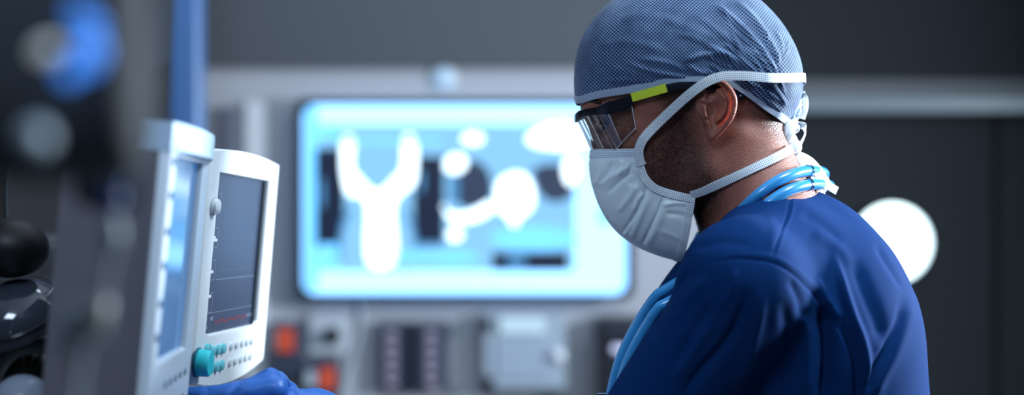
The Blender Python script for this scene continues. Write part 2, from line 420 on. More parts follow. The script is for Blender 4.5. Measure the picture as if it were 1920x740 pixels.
# screen contents: traces and figures, real thin lines on the display
tr = mat('trace_blue', (.05,.07,.1), .3, emit=(.22,.32,.48), es=.45); trr = mat('trace_red', (.1,.02,.03), .3, emit=(.30,.06,.10), es=.5)
trw = mat('trace_white', (.1,.1,.1), .3, emit=(.55,.68,.75), es=.9)
def scr_pt(W, H, u, v, y=-.0014): return (-W/2+u*W, y, H/2-v*H)
def strip(mb, pts, wd, W, H):
    """flat ribbon on the screen, in screen fractions"""
    P = [Vector(scr_pt(W, H, *p)) for p in pts]; V = []; F = []
    for i, p in enumerate(P):
        t_ = (P[min(i+1, len(P)-1)]-P[max(i-1, 0)]).normalized(); nrm = Vector((-t_.z, 0, t_.x))*wd/2
        V += [p+nrm, p-nrm]
    for i in range(len(P)-1): F.append((2*i, 2*i+1, 2*i+3, 2*i+2))
    mb.add(V, F)
mb = MB()
for v in (.19, .40, .60, .80):   # brackets of the scales at left
    strip(mb, [(.10, v-.06), (.15, v-.06), (.15, v+.06), (.10, v+.06)], .0014, WR, H)
strip(mb, [(.18,.66),(.92,.655)], .0010, WR, H)
strip(mb, [(.04,.865),(.95,.86)], .0008, WR, H)
for a, b in ((.04,.90),(.14,.90),(.84,.92),(.90,.92),(.05,.95),(.04,.84)):
    strip(mb, [(a, b), (a+.05, b)], .004, WR, H)
mb.build('scale_marks', tr, mR)
mb = MB()
for v, u in ((.22,.02),(.23,.04),(.40,.02),(.415,.05),(.61,.03),(.76,.03)):
    m1 = MB(); strip(m1, [(u, v), (u+.09, v)], .0030, WR, H); m1.build('reading', trw, mR)
mb.bm.free()
mb = MB()
P = [(.22+.62*i/60, .925+.012*math.sin(i*1.7)*(1 if i % 3 else -.6)) for i in range(61)]
strip(mb, P, .0016, WR, H); mb.build('red_trace', trr, mR)
for vv in (.20,.40,.60):
    pass
mb = MB()
for v in (.205, .405, .605):
    P = [(.20+.66*i/90, v-.035*math.exp(-((i % 18-9)/1.2)**2)+.006*math.sin(i*.7)) for i in range(91)]
    strip(mb, P, .0006, WR, H)
mb.build('wave_traces', mat('trace_dim', (.05,.07,.1), .3, emit=(.12,.18,.28), es=.5), mR)
# controls
MB().box((WR/2-.007, -.0020, 0), (.013, .0022, H-.001)).build('dark_edge_band', mat('edge_black', (.004,.010,.018), .4), mR)  # black strip imitates a dark reflected band along the screen edge
def disc(name, W, H, u, v, r, h, m, parent, n=24, taper=.85):
    x = -W/2+u*W; z = H/2-v*H
    return MB().lathe([(r*1.02, -.0060), (r, -.0065-h*.8), (r*taper, -.0065-h), (r*.2, -.0065-h*1.02)], 'Y', (x, 0, z), n).build(name, m, parent, auto=40)
kb = disc('control_knob', WR, H, -.11, 1.14, .0130, .014, M['teal'], mR, 40, .9)
MB().lathe([(.0145,-.006),(.0145,-.0085),(.0125,-.0090)], 'Y', (-WR/2-.11*WR, 0, H/2-1.14*H), 40).build('knob_collar', mat('knob_collar', (.02,.16,.24), .4), kb)
for row, v in enumerate((1.095, 1.20)):
    for k, u in enumerate((.13,.23,.32,.46,.56,.67,.77,.87)):
        if k < 3: disc('button', WR, H, u, v+(.0 if k else -.0), .0052, .003, mat('button_teal', (.15,.55,.62), .4), mR, 18)
        else: disc('button', WR, H, u+.02, v, .0042, .002, mat('button_pale', (.62,.68,.72), .4), mR, 14)
disc('button', WR, H, .03, 1.075, .0058, .004, mat('button_teal', (.15,.55,.62), .4), mR, 18)
disc('side_button', WR, H, -.075, .21, .0075, .0065, M['white_plastic'], mR, 28, .8)
disc('side_button_ring', WR, H, -.075, .21, .0095, .002, mat('ring_grey', (.5,.56,.62), .4), mR, 28, .9)

# left monitor
HL = .17
RmL = orth((-.062, .998, -.014), (-.994, -.060, .095))
cL = Vector((-1.6667*HL, 7.7408*HL, CAMZ-.3064*HL))
WL = .9354*HL
scrL = screen_mat('monitor_screen_glossy', (.03,.07,.13), .10)  # blue emission added to strengthen the reflections on this screen
mL = monitor('patient monitor nearest the left edge, its glossy screen with blue reflections strengthened by added glow', RmL, cL, WL, HL, .024, .046, .012, .070, .078, .002, .004,
             mat('bezel_bluewhite', (.62,.70,.80), .35), M['grey_plastic'], scrL, side=.004)
# the convex hood over the screen
hood = MB(); n = 24; V = []; F = []
for (z, s) in ((HL/2+.002, .6), (HL/2+.004, 1.0), (HL/2+.023, 1.0), (HL/2+.026, .92)):
    for k in range(n+1):
        u = k/n; x = -WL/2-.024+(WL+.070)*u; V.append((x, -.005-.011*s*(1-(2*u-1)**2)**.6, z))
    V.append((WL/2+.046, .03, z)); V.append((-WL/2-.024, .03, z))
m_ = n+3
for i in range(3):
    for k in range(m_): F.append((i*m_+k, i*m_+(k+1) % m_, (i+1)*m_+(k+1) % m_, (i+1)*m_+k))
F += [tuple(range(m_-1,-1,-1)), tuple(3*m_+k for k in range(m_))]
hood.add(V, F).build('hood', mat('hood_bluewhite', (.50,.66,.84), .4), mL, auto=40)
for v in (.03, .19, .36, .52, .70, .86):
    disc('side_button', WL, HL, -.075, v, .0036, .0012, M['button_blue'], mL, 18)
for k in range(5): disc('button', WL, HL, .36+.17*k, 1.12, .0034, .001, mat('button_slate', (.20,.28,.38), .4), mL, 16)
for k in range(3): disc('button', WL, HL, .70+.17*k, 1.26, .0034, .001, M['button_blue'], mL, 16)
disc('control_knob', WL, HL, .06, 1.27, .016, .018, mat('knob_dark', (.012,.05,.07), .4), mL, 36)
# shared stand below (out of frame)
t = thing('machine_cart', 'grey equipment cart carrying the two patient monitors', 'cart', loc=(0,0,0))
yy = cL.y; 
MB().box((-.32, 1.45, .58), (.17, .58, .95), .02, 3).build('cabinet_body', M['grey_plastic'], t)
for sx_, s in ((-.335, 1.315), (-.325, 1.62)): MB().tube([(sx_, s, 1.04), (sx_, s, 1.225)], .018, 14).build('support_post', M['steel'], t, smooth=True)
for s in (-1, 1):
    for q in (-1, 1): MB().lathe([(.035,-.02),(.045,-.01),(.045,.01),(.035,.02)], 'X', (-.32+s*.06, 1.45+q*.24, .048), 20).build('caster', M['black'], t, auto=40)
# the side of the housing seen from the camera: a deep casing behind the left monitor
# ---------------------------------------------------------------- things at the left, close to the lens
def wpt(px, py, d): return at(px, py, d)
bagm = mat('pump_housing', (.03,.036,.045), .8)
pole = thing('iv_pole', 'steel drip pole close to the lens at the far left edge', 'drip pole', loc=(0,0,0))
pp = wpt(-260, 370, .68)
MB().tube([(pp.x, pp.y, .02), (pp.x, pp.y, 1.85)], .009, 14).build('pole', M['steel'], pole, smooth=True)
MB().tube([(pp.x-.02, pp.y, 1.84), (pp.x+.09, pp.y, 1.85), (pp.x+.20, pp.y+.02, 1.85)], .004, 10).build('hook_arm', M['steel'], pole, smooth=True)
MB().lathe([(.20,0),(.20,.015),(.03,.03)], 'Z', (pp.x, pp.y, 0), 36).build('base', M['steel'], pole, auto=40)
def pillow(name, px0, py0, px1, py1, d, thick, m, parent, r=.010, rotz=0.0):
    """filled bag: rounded rectangle that bulges both ways"""
    c = at((px0+px1)/2, (py0+py1)/2, d); wx = (px1-px0)*d/FPX/2; wz = (py1-py0)*d/FPX/2
    n = 18; V = []; F = []
    for s in (-1, 1):
        for i in range(n+1):
            for j in range(n+1):
                a, b = -1+2*i/n, -1+2*j/n
                h = max(0, (1-abs(a)**3)*(1-abs(b)**3))**.6
                e = 1-.06*abs(a*b)**2
                V.append((a*wx*e, s*thick/2*h, b*wz*e))
    N = (n+1)**2
    for s in (0, 1):
        for i in range(n):
            for j in range(n):
                q = [s*N+i*(n+1)+j, s*N+(i+1)*(n+1)+j, s*N+(i+1)*(n+1)+j+1, s*N+i*(n+1)+j+1]
                F.append(q if s else q[::-1])
    mb = MB().add(V, F); bmesh.ops.remove_doubles(mb.bm, verts=mb.bm.verts, dist=1e-5)
    return mb.build(name, m, parent, smooth=True, loc=c)
b1 = thing('infusion_pump', 'large blurred dark infusion pump with added blue and white glow close to the lens', 'infusion pump', loc=(0,0,0))
pillow('housing', -90, -160, 275, 345, .66, .05, bagm, b1)
lb = mat('glow_blue', (.04,.20,.62), .4, emit=(.05,.24,.85), es=1.0); lw = mat('glow_white', (.62,.66,.68), .5, emit=(.5,.55,.55), es=.6)  # emission added to imitate blurred bright highlights, no known display
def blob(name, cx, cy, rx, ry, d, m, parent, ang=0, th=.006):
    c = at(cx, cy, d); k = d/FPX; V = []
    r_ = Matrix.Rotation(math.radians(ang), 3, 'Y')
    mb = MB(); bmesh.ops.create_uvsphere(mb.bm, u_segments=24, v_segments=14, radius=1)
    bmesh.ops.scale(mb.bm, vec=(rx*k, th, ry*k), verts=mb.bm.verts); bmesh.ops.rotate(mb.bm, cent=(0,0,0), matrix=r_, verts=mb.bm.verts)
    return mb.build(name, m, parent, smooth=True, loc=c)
blob('blue_glow', 160, 36, 36, 16, .615, lb, b1, 35); blob('blue_glow', 168, 100, 26, 40, .612, lb, b1, 15); blob('blue_glow', 128, 138, 18, 18, .61, lb, b1, 20)
blob('white_glow', 90, 94, 24, 15, .60, lw, b1, -20)
t = thing('injection_port', 'round pale port blurred at the far left over the dark pump', 'port', loc=(0,0,0))
blob('port_disc', 70, 258, 27, 30, .60, mat('port_grey', (.22,.28,.34), .4), t, 0, .01)
bdk = pillow('second_bag', 165, -170, 300, 400, .78, .03, mat('bag_dark', (.03,.038,.05), .85, spec=.1), None)
bdk.name = 'infusion_bag'; bdk.rotation_euler = (0, math.radians(7), 0); tag(bdk, 'narrow dark folded bag hanging right of the large blurred pump', 'infusion bag')
t = thing('drip_line', 'blurred infusion line with pale connectors hanging down in front of the monitor casing', 'drip line', loc=(0,0,0))
P = smooth_path([at(215, 180, .74), at(205, 300, .74), at(212, 380, .74), at(210, 450, .74), at(200, 520, .74), at(182, 600, .74), at(150, 680, .74), at(140, 900, .74)], 6)
MB().tube(P, .0022, 8).build('tube', mat('tube_clear', (.25,.30,.36), .3), t, smooth=True)
def lump(name, px, py, w_, h_, col, ang=0):
    p = at(px, py, .74); k = .74/FPX
    rt = Matrix.Rotation(math.radians(ang), 3, 'Y')
    MB().lathe([(w_*k*.35, -h_*k), (w_*k*.9, -h_*k*.8), (w_*k, 0), (w_*k*.9, h_*k*.8), (w_*k*.35, h_*k)], 'Z', p, 20, rot=rt).build(name, mat(name+'_m', col, .35), t, smooth=True)
lump('roller_clamp', 212, 372, 20, 26, (.01,.03,.16))
lump('connector', 225, 300, 20, 60, (.14,.20,.30), 10)
lump('connector', 212, 440, 18, 34, (.22,.26,.30))
lump('drip_chamber', 184, 592, 20, 40, (.27,.28,.28), 12)
lump('drip_chamber', 138, 620, 25, 50, (.16,.20,.24), 6)
lump('needle_cap', 145, 694, 10, 16, (.25,.07,.03))

# ---------------------------------------------------------------- breathing parts at bottom left
dd = 1.42
t = thing('breathing_bag', 'round black rubber breathing bag hanging at the left edge', 'breathing bag', loc=at(20, 465, dd))
mb = MB(); bmesh.ops.create_uvsphere(mb.bm, u_segments=32, v_segments=20, radius=1)
bmesh.ops.scale(mb.bm, vec=(72*dd/FPX, .035, 56*dd/FPX), verts=mb.bm.verts); mb.build('bag_body', M['rubber'], t, smooth=True)
MB().lathe([(.012,0),(.011,.03),(.014,.06)], 'Z', (-.015, 0, .024), 20).build('neck', M['rubber'], t, auto=40)
t = thing('absorber_dome', 'dark glass dome in a black ring at the bottom left edge', 'canister', loc=(0,0,0))
cc = at(18, 565, dd); k = dd/FPX
rt = Matrix.Rotation(math.radians(-12), 3, 'Y') @ Matrix.Rotation(math.radians(24), 3, 'X')
def tor(R1, r1, c, rot, n=64, m=12):
    V = []; F = []
    for i in range(n):
        a = 2*math.pi*i/n
        for j in range(m):
            b = 2*math.pi*j/m; V.append(rot @ Vector(((R1+r1*math.cos(b))*math.cos(a), (R1+r1*math.cos(b))*math.sin(a), r1*math.sin(b)))+c)
    for i in range(n):
        for j in range(m): F.append((i*m+j, ((i+1) % n)*m+j, ((i+1) % n)*m+(j+1) % m, i*m+(j+1) % m))
    return MB().add(V, F)
tor(100*k, 5*k, cc+Vector((0,0,-28*k)), rt).build('ring', M['blackgloss'], t, smooth=True)
MB().lathe([(98*k, 0), (96*k, 14*k), (84*k, 34*k), (60*k, 52*k), (30*k, 60*k), (3*k, 62*k)], 'Z', cc+Vector((0,0,-28*k)), 48, rot=rt, caps=False).build('glass_dome', mat('dome_glass', (.04,.05,.07), .08, coat=1), t, smooth=True)
tor(82*k, 1.2*k, cc+Vector((0,0,8*k)), rt).build('bright_edge', M['steel'], t, smooth=True)
MB().lathe([(98*k, 0), (90*k, -26*k), (60*k, -34*k)], 'Z', cc+Vector((0,0,-28*k)), 48, rot=rt).build('cup', mat('cup_grey', (.14,.16,.19), .35), t, auto=50)
t = thing('support_bracket', 'curved grey metal bracket below the dark glass dome', 'bracket', loc=(0,0,0))
MB().tube(smooth_path([at(-60, 800, dd), at(-20, 720, dd), at(10, 672, dd), at(45, 652, dd), at(95, 650, dd), at(118, 672, dd), at(122, 800, dd)], 6), .0075, 14).build('curved_arm', mat('bracket_grey', (.16,.18,.18), .4, .5), t, smooth=True)
t = thing('hose_elbow', 'dark ribbed breathing hose bent under the grey bracket', 'hose', loc=(0,0,0))
P = smooth_path([at(-20, 720, dd+.04), at(20, 690, dd+.04), at(60, 678, dd+.04), at(95, 700, dd+.04), at(110, 760, dd+.04), at(112, 850, dd+.04)], 10)
MB().tube(P, [.013+.0018*math.sin(i*1.9) for i in range(len(P))], 18).build('corrugated_tube', M['rubber'], t, smooth=True)
t = thing('round_cover', 'pale rounded plastic cover at the bottom left corner', 'cover', loc=at(42, 772, dd-.05))
mb = MB(); bmesh.ops.create_uvsphere(mb.bm, u_segments=32, v_segments=20, radius=1)
bmesh.ops.scale(mb.bm, vec=(62*k, .03, 68*k), verts=mb.bm.verts); mb.build('shell', mat('cover_blue', (.26,.31,.40), .3), t, smooth=True)
MB().tube([(0,0,-60*k), (0,0,-.5)], .012, 14).build('stem', M['steel'], t, smooth=True)
t = thing('machine_casing', 'dark grey machine casing behind the breathing bag at the left edge', 'machine', loc=(0,0,0))
MB().box((-.62, 1.95, .70), (.44, .30, 1.40), .02, 3).build('casing', mat('casing_dark', (.05,.055,.065), .5), t)
MB().box((-.62, 1.795, .98), (.36, .012, .30), .004, 2).build('front_plate', mat('casing_plate', (.08,.085,.10), .4), t)
# ================================================================ the surgeon
# body space: u right, v down, w toward the lens, 1800 units to the metre, w = 0 is his middle plane at 1.6 m
KU = 1800.0; DW = 2880.0
def toW(P):
    P = np.asarray(P, float); return np.stack([(P[..., 0]-960)/KU, 1.6-P[..., 2]/KU, CAMZ+(370-P[..., 1])/KU], -1)
def Q(px, py, w):
    """body-space point at depth w that is seen at pixel (px,py)"""
    s = 1-w/DW; return np.array([960+(px-960)*s, 370+(py-370)*s, w], float)
def scr(P):
    s = 1/(1-P[..., 2]/DW); return 960+(P[..., 0]-960)*s, 370+(P[..., 1]-370)*s

# ---- signed distance shapes; each op = (mode, k, fn, bbox)
def smin(a, b, k):
    h = np.maximum(k-np.abs(a-b), 0)/k; return np.minimum(a, b)-h*h*k*.25
def smax(a, b, k):
    h = np.maximum(k-np.abs(a-b), 0)/k; return np.maximum(a, b)+h*h*k*.25
def ellipsoid(c, r, ang=0, k=20, mode='add', yaw=0):
    ca, sa = math.cos(math.radians(ang)), math.sin(math.radians(ang)); cy, sy = math.cos(math.radians(yaw)), math.sin(math.radians(yaw))
    def f(u, v, w):
        a, b, d = u-c[0], v-c[1], w-c[2]
        x = a*ca+b*sa; y = -a*sa+b*ca; z = d
        if yaw: x, z = x*cy+z*sy, -x*sy+z*cy
        k0 = np.sqrt((x/r[0])**2+(y/r[1])**2+(z/r[2])**2); k1 = np.sqrt((x/r[0]**2)**2+(y/r[1]**2)**2+(z/r[2]**2)**2)+1e-9
        return k0*(k0-1)/k1
    R_ = max(r)
    return (mode, k, f, [c[i]-R_ for i in range(3)]+[c[i]+R_ for i in range(3)])
def capsule(a, b, ra, rb, k=20, mode='add', sq=None):
    a, b = np.array(a, float), np.array(b, float); d = b-a; L2 = float(d @ d)
    def f(u, v, w):
        t = np.clip(((u-a[0])*d[0]+(v-a[1])*d[1]+(w-a[2])*d[2])/L2, 0, 1)
        return np.sqrt((u-a[0]-d[0]*t)**2+(v-a[1]-d[1]*t)**2+(w-a[2]-d[2]*t)**2)-(ra+(rb-ra)*t)
    R_ = max(ra, rb)
    return (mode, k, f, [min(a[i], b[i])-R_ for i in range(3)]+[max(a[i], b[i])+R_ for i in range(3)])
def mirror(ops):
    out = []
    for mode, k, f, bb in ops:
        out.append((mode, k, f, bb))
        out.append((mode, k, (lambda f: (lambda u, v, w: f(u, v, -w)))(f), [bb[0], bb[1], -bb[5], bb[3], bb[4], -bb[2]]))
    return out
def comb(S, d, mode, k):
    return smin(S, d, k) if mode == 'add' else smax(S, -d, k)
def evalops(ops, P):
    u, v, w = P[..., 0], P[..., 1], P[..., 2]; S = np.full(u.shape, 400.0)
    for mode, k, f, bb in ops: S = comb(S, f(u, v, w), mode, k)
    return S
def gridops(ops, us, vs, ws):
    S = np.full((len(us), len(vs), len(ws)), 60.0, np.float32)
    us, vs, ws = [np.asarray(a, np.float32) for a in (us, vs, ws)]
    for mode, k, f, bb in ops:
        m = k+14; sl = []
        for A, lo, hi in ((us, bb[0]-m, bb[3]+m), (vs, bb[1]-m, bb[4]+m), (ws, bb[2]-m, bb[5]+m)):
            i0, i1 = np.searchsorted(A, lo), np.searchsorted(A, hi); sl.append(slice(max(i0-1, 0), min(i1+1, len(A))))
        if any(s.stop <= s.start for s in sl): continue
        d = f(us[sl[0]][:, None, None], vs[sl[1]][None, :, None], ws[sl[2]][None, None, :]).astype(np.float32)
        S[sl[0], sl[1], sl[2]] = comb(S[sl[0], sl[1], sl[2]], d, mode, np.float32(k))
    return S
def nets(us, vs, ws, S):
    """naive surface nets on a rectilinear grid"""
    I = S < 0; nx, ny, nz = S.shape
    cnt = np.zeros((nx-1, ny-1, nz-1), np.uint8)
    for a in (0, 1):
        for b in (0, 1):
            for c in (0, 1): cnt += I[a:nx-1+a, b:ny-1+b, c:nz-1+c]
    act = np.argwhere((cnt > 0) & (cnt < 8)); idx = np.full(cnt.shape, -1, np.int64); idx[tuple(act.T)] = np.arange(len(act))
    A = [np.asarray(x, float) for x in (us, vs, ws)]; pos = np.zeros((len(act), 3)); n = np.zeros(len(act))
    for ax in range(3):
        o1, o2 = [i for i in range(3) if i != ax]
        for a in (0, 1):
            for b in (0, 1):
                p0 = act.copy(); p0[:, o1] += a; p0[:, o2] += b; p1 = p0.copy(); p1[:, ax] += 1
                s0 = S[tuple(p0.T)].astype(float); s1 = S[tuple(p1.T)].astype(float); cr = (s0 < 0) != (s1 < 0)
                t = np.where(cr, s0/np.where(cr, s0-s1, 1), 0)
                q = np.stack([A[i][p0[:, i]] for i in range(3)], 1); q[:, ax] += t*(A[ax][p1[:, ax]]-A[ax][p0[:, ax]])
                pos += q*cr[:, None]; n += cr
    pos /= n[:, None]; F = []
    for ax in range(3):
        o1, o2 = (ax+1) % 3, (ax+2) % 3
        s0 = [slice(None)]*3; s1 = [slice(None)]*3; s0[ax] = slice(0, -1); s1[ax] = slice(1, None)
        for o in (o1, o2): s0[o] = slice(1, -1); s1[o] = slice(1, -1)
        a, b = I[tuple(s0)], I[tuple(s1)]; e = np.argwhere(a != b)
        if not len(e): continue
        g = e.copy(); g[:, o1] += 1; g[:, o2] += 1; fl = a[tuple(e.T)]
        def cell(d1, d2):
            q = g.copy(); q[:, o1] -= d1; q[:, o2] -= d2; return idx[tuple(q.T)]
        quad = np.stack([cell(1, 1), cell(0, 1), cell(0, 0), cell(1, 0)], 1)
        quad[~fl] = quad[~fl][:, ::-1]; F.append(quad)
    return pos, np.concatenate(F)[:, ::-1]
def np_mesh(name, P, F, parent, m, smooth=True, world=True):
    V = toW(P) if world else P
    me = bpy.data.meshes.new(name); nf = len(F); k = F.shape[1]
    me.vertices.add(len(V)); me.vertices.foreach_set('co', V.astype(np.float32).ravel())
    me.loops.add(nf*k); me.loops.foreach_set('vertex_index', F.astype(np.int32).ravel())
    me.polygons.add(nf); me.polygons.foreach_set('loop_start', np.arange(0, nf*k, k, dtype=np.int32)); me.polygons.foreach_set('loop_total', np.full(nf, k, np.int32))
    me.update(calc_edges=True); me.validate()
    return link_mesh(name, me, parent, m, smooth)
def relax(P, F, n=2, lam=.5):
    E_ = np.concatenate([F[:, [i, (i+1) % 4]] for i in range(4)]); P = P.copy()
    deg = np.bincount(E_[:, 0], minlength=len(P))+np.bincount(E_[:, 1], minlength=len(P))
    for _ in range(n):
        A = np.zeros_like(P)
        for c in range(3): A[:, c] = np.bincount(E_[:, 0], P[E_[:, 1], c], len(P))+np.bincount(E_[:, 1], P[E_[:, 0], c], len(P))
        P += lam*(A/np.maximum(deg, 1)[:, None]-P)
    return P
def vnormals(P, F):
    n = np.cross(P[F[:, 2]]-P[F[:, 0]], P[F[:, 3]]-P[F[:, 1]]); N = np.zeros_like(P)
    for i in range(4):
        for c in range(3): N[:, c] += np.bincount(F[:, i], n[:, c], len(P))
    return N/(np.linalg.norm(N, axis=1, keepdims=True)+1e-9)
def axis(*seg):
    """axis(a, step, b, step, c ...) -> spaced samples"""
    out = []
    for i in range(0, len(seg)-2, 2):
        n = max(1, round((seg[i+2]-seg[i])/seg[i+1])); out += list(np.linspace(seg[i], seg[i+2], n, endpoint=False))
    return np.array(out+[seg[-1]])
def pdist(x, y, poly):
    """distance to an open polyline and the parameter along it, in pixels"""
    best = np.full(np.shape(x), 1e9); bt = np.zeros(np.shape(x)); n = len(poly)-1; side = np.zeros(np.shape(x))
    for i in range(n):
        ax, ay = poly[i]; bx_, by_ = poly[i+1]; dx, dy = bx_-ax, by_-ay; L = dx*dx+dy*dy
        t = np.clip(((x-ax)*dx+(y-ay)*dy)/L, 0, 1); d = np.hypot(x-ax-dx*t, y-ay-dy*t); m = d < best
        best = np.where(m, d, best); bt = np.where(m, (i+t)/n, bt); side = np.where(m, (x-ax)*dy-(y-ay)*dx, side)
    return best, bt, np.sign(side)
def creases(x, y, L):
    """sum of ridges (+) and valleys (-): (polyline, amplitude, half width)"""
    h = np.zeros(np.shape(x))
    for poly, amp, wd in L:
        P = smooth_path([(a, b, 0) for a, b in poly], 5)[:, :2]
        d, t, _ = pdist(x, y, P); end = np.clip(np.minimum(t, 1-t)*5, 0, 1)
        h += amp*end*np.exp(-(d/wd)**2)
    return h
def inpoly(x, y, poly):
    c = np.zeros(np.shape(x), bool); n = len(poly)
    for i in range(n):
        x0, y0 = poly[i]; x1, y1 = poly[(i+1) % n]
        c ^= ((y0 > y) != (y1 > y)) & (x < (x1-x0)*(y-y0)/(y1-y0+1e-12)+x0)
    return c

# ---- head
HEAD = [
    ellipsoid((1275,126,0), (190,160,133), -15, 25),
    ellipsoid((1215,255,0), (98,140,90), -26, 45),
    ellipsoid((1395,190,0), (80,80,92), 0, 50),
]
HEAD += mirror([
    capsule((1318,325,72), (1222,412,24), 26, 22, 40),
    capsule((1315,215,92), (1318,330,74), 26, 22, 40),
    ellipsoid((1190,248,62), (44,26,26), -12, 30),
    ellipsoid((1215,300,58), (60,60,26), -26, 40),
])
HEAD += [
    ellipsoid((1212,425,0), (30,27,36), -26, 30),
    ellipsoid((1178,365,0), (42,48,52), -26, 32),
    capsule((1112,204,-42), (1112,204,42), 17, 17, 22),
    capsule((1128,228,0), (1122,296,0), 8, 13, 16),
    ellipsoid((1124,303,0), (17,15,20), -20, 10),
]
HEAD += mirror([
    ellipsoid((1136,306,15), (14,12,12), -20, 8),
    ellipsoid((1122,232,50), (24,19,26), -15, 18, 'sub'),
    ellipsoid((1146,226,50), (23,21,23), 0, 8),
])
HEAD += [
    ellipsoid((1146,356,0), (16,8,28), -30, 8), ellipsoid((1153,374,0), (15,9,26), -30, 8),
    capsule((1128,366,-24), (1128,366,24), 3, 3, 4, 'sub'),
]
NECK = [capsule((1358,230,0), (1424,400,0), 92, 106, 40), capsule((1424,400,0), (1470,520,0), 106, 130, 40)]
NECK += mirror([capsule((1362,255,84), (1345,445,34), 22, 16, 26),
                capsule((1400,300,50), (1440,430,120), 50, 45, 50)])
CORE = HEAD+NECK
def grad(ops, P, e=1.0):
    g = np.stack([evalops(ops, P+np.array(d)*e)-evalops(ops, P-np.array(d)*e) for d in ((1,0,0),(0,1,0),(0,0,1))], -1)
    return g/(np.linalg.norm(g, axis=-1, keepdims=True)+1e-9)
def hit(px, py, ops=None, off=0.0, w0=260, w1=-60):
    """first point along the lens ray of a pixel where the surface (plus off) is met; nearest approach if missed"""
    ops = ops or CORE; ws = np.arange(w0, w1, -1.0)
    P = np.stack([Q(px, py, w) for w in ws]); S = evalops(ops, P)-off
    i = np.argmax(S < 0) if (S < 0).any() else int(np.argmin(S))
    return P[i]

def hitR(v, w_, off=10., ops=None, left=False):
    us_ = np.arange(1640, 1300, -1.) if not left else np.arange(1000, 1400, 1.)
    P = np.stack([us_, np.full_like(us_, v), np.full_like(us_, w_)], 1); S = evalops(ops or HEAD[:3], P)-off
    i = int(np.argmax(S < 0)) if (S < 0).any() else int(np.argmin(S)); return P[i]
# ---- ear (left ear, lies on the side of the head, flares backward)
EAR = [(1317,174),(1320,161),(1331,151),(1345,147),(1357,150),(1367,159),(1375,172),(1380,187),(1379,206),(1373,224),(1362,239),(1350,253),(1339,262),(1332,263),(1327,253),(1324,236),(1318,222),(1312,206),(1310,190)]
EARP = np.array([Q(x, y, 138)[:2] for x, y in smooth_path([(a, b, 0) for a, b in EAR+[EAR[0]]], 4)[:-1, :2]])
def earpt(x, y): return Q(x, y, 138)[:2]
def ear_fn(u, v, w):
    uu, vv = np.broadcast_arrays(u, v); uu = uu.astype(float); vv = vv.astype(float); w = np.abs(w)
    d = np.full(uu.shape, 1e9)
    for i in range(len(EARP)):
        a, b = EARP[i], EARP[(i+1) % len(EARP)]; e = b-a
        t = np.clip(((uu-a[0])*e[0]+(vv-a[1])*e[1])/(e @ e), 0, 1); d = np.minimum(d, np.hypot(uu-a[0]-e[0]*t, vv-a[1]-e[1]*t))
    ins = inpoly(uu, vv, [tuple(p) for p in EARP]); d = np.where(ins, -d, d)
    def g(x, y, rx, ry, ang=0):
        p = earpt(x, y); ca, sa = math.cos(math.radians(ang)), math.sin(math.radians(ang)); a, b = uu-p[0], vv-p[1]
        return np.exp(-(((a*ca+b*sa)/rx)**2+((-a*sa+b*ca)/ry)**2))
    def line(pts, wd):
        P = [tuple(earpt(*p)) for p in pts]; dd, t, _ = pdist(uu, vv, P); return np.exp(-(dd/wd)**2)*np.clip(np.minimum(t, 1-t)*6, 0, 1)
    base = 121+.46*(uu-1297)-.0012*(vv-215)**2
    lobe = np.clip((vv-earpt(0, 232)[1])/10, 0, 1)
    rim = 9*np.exp(-((d+5.5)/4.2)**2)*(1-.6*lobe)*np.clip((uu-1300)/8, 0, 1)
    h = base+rim-9*np.exp(-((d+13)/4.5)**2)*(1-lobe)*np.clip((uu-1318)/10, 0, 1)
    h = h+6*line([(1352,172),(1362,190),(1361,208),(1352,222),(1340,226)], 5)+4*line([(1362,190),(1348,170),(1336,164)], 4)
    h = h-21*g(1341,206,10,18,10)-12*g(1336,171,10,9,-30)-6*g(1330,186,5,4)
    h = h+6*line([(1312,186),(1322,188),(1332,194)], 3.5)+9*line([(1321,196),(1323,210),(1324,224)], 4)+4*g(1341,226,5,5)
    th = 5.2-2.0*np.exp(-((d+14)/8)**2)*(1-lobe)
    return np.maximum(d+0.0, np.abs(w-h)-th)*.75+np.minimum(0, 0)
ub, vb = EARP.min(0), EARP.max(0)
EAROPS = [('add', 5, lambda u, v, w: np.where(w > 0, ear_fn(u, v, w), 60), [ub[0], ub[1], 88, vb[0], vb[1], 172]),
          ('add', 5, lambda u, v, w: np.where(w < 0, ear_fn(u, v, w), 60), [ub[0], ub[1], -172, vb[0], vb[1], -88])]

# ---- torso, arms
SHO = (1352,512,282); SHR = (1450,522,-262); ELB = (1090,935,205); WRI = (686,798,200)
BODY = [ellipsoid((1495,610,0), (200,215,250), -15, 60), ellipsoid((1440,820,0), (250,330,230), 0, 80), ellipsoid((1450,1130,0), (210,240,250), 0, 60)]
BODY += [capsule((1430,470,120), SHO, 90, 80, 60), capsule((1460,470,-110), SHR, 90, 80, 60)]
ARM_L = [capsule(SHO, ELB, 84, 56, 40), capsule(ELB, ((ELB[0]+WRI[0])/2, (ELB[1]+WRI[1])/2+6, (ELB[2]+WRI[2])/2), 56, 50, 30), capsule(((ELB[0]+WRI[0])/2, (ELB[1]+WRI[1])/2+6, (ELB[2]+WRI[2])/2), WRI, 50, 32, 24)]
ELR = (1340,970,-230); WRR = (1020,1120,-150)
ARM_R = [capsule(SHR, ELR, 84, 56, 40), capsule(ELR, WRR, 56, 32, 30)]
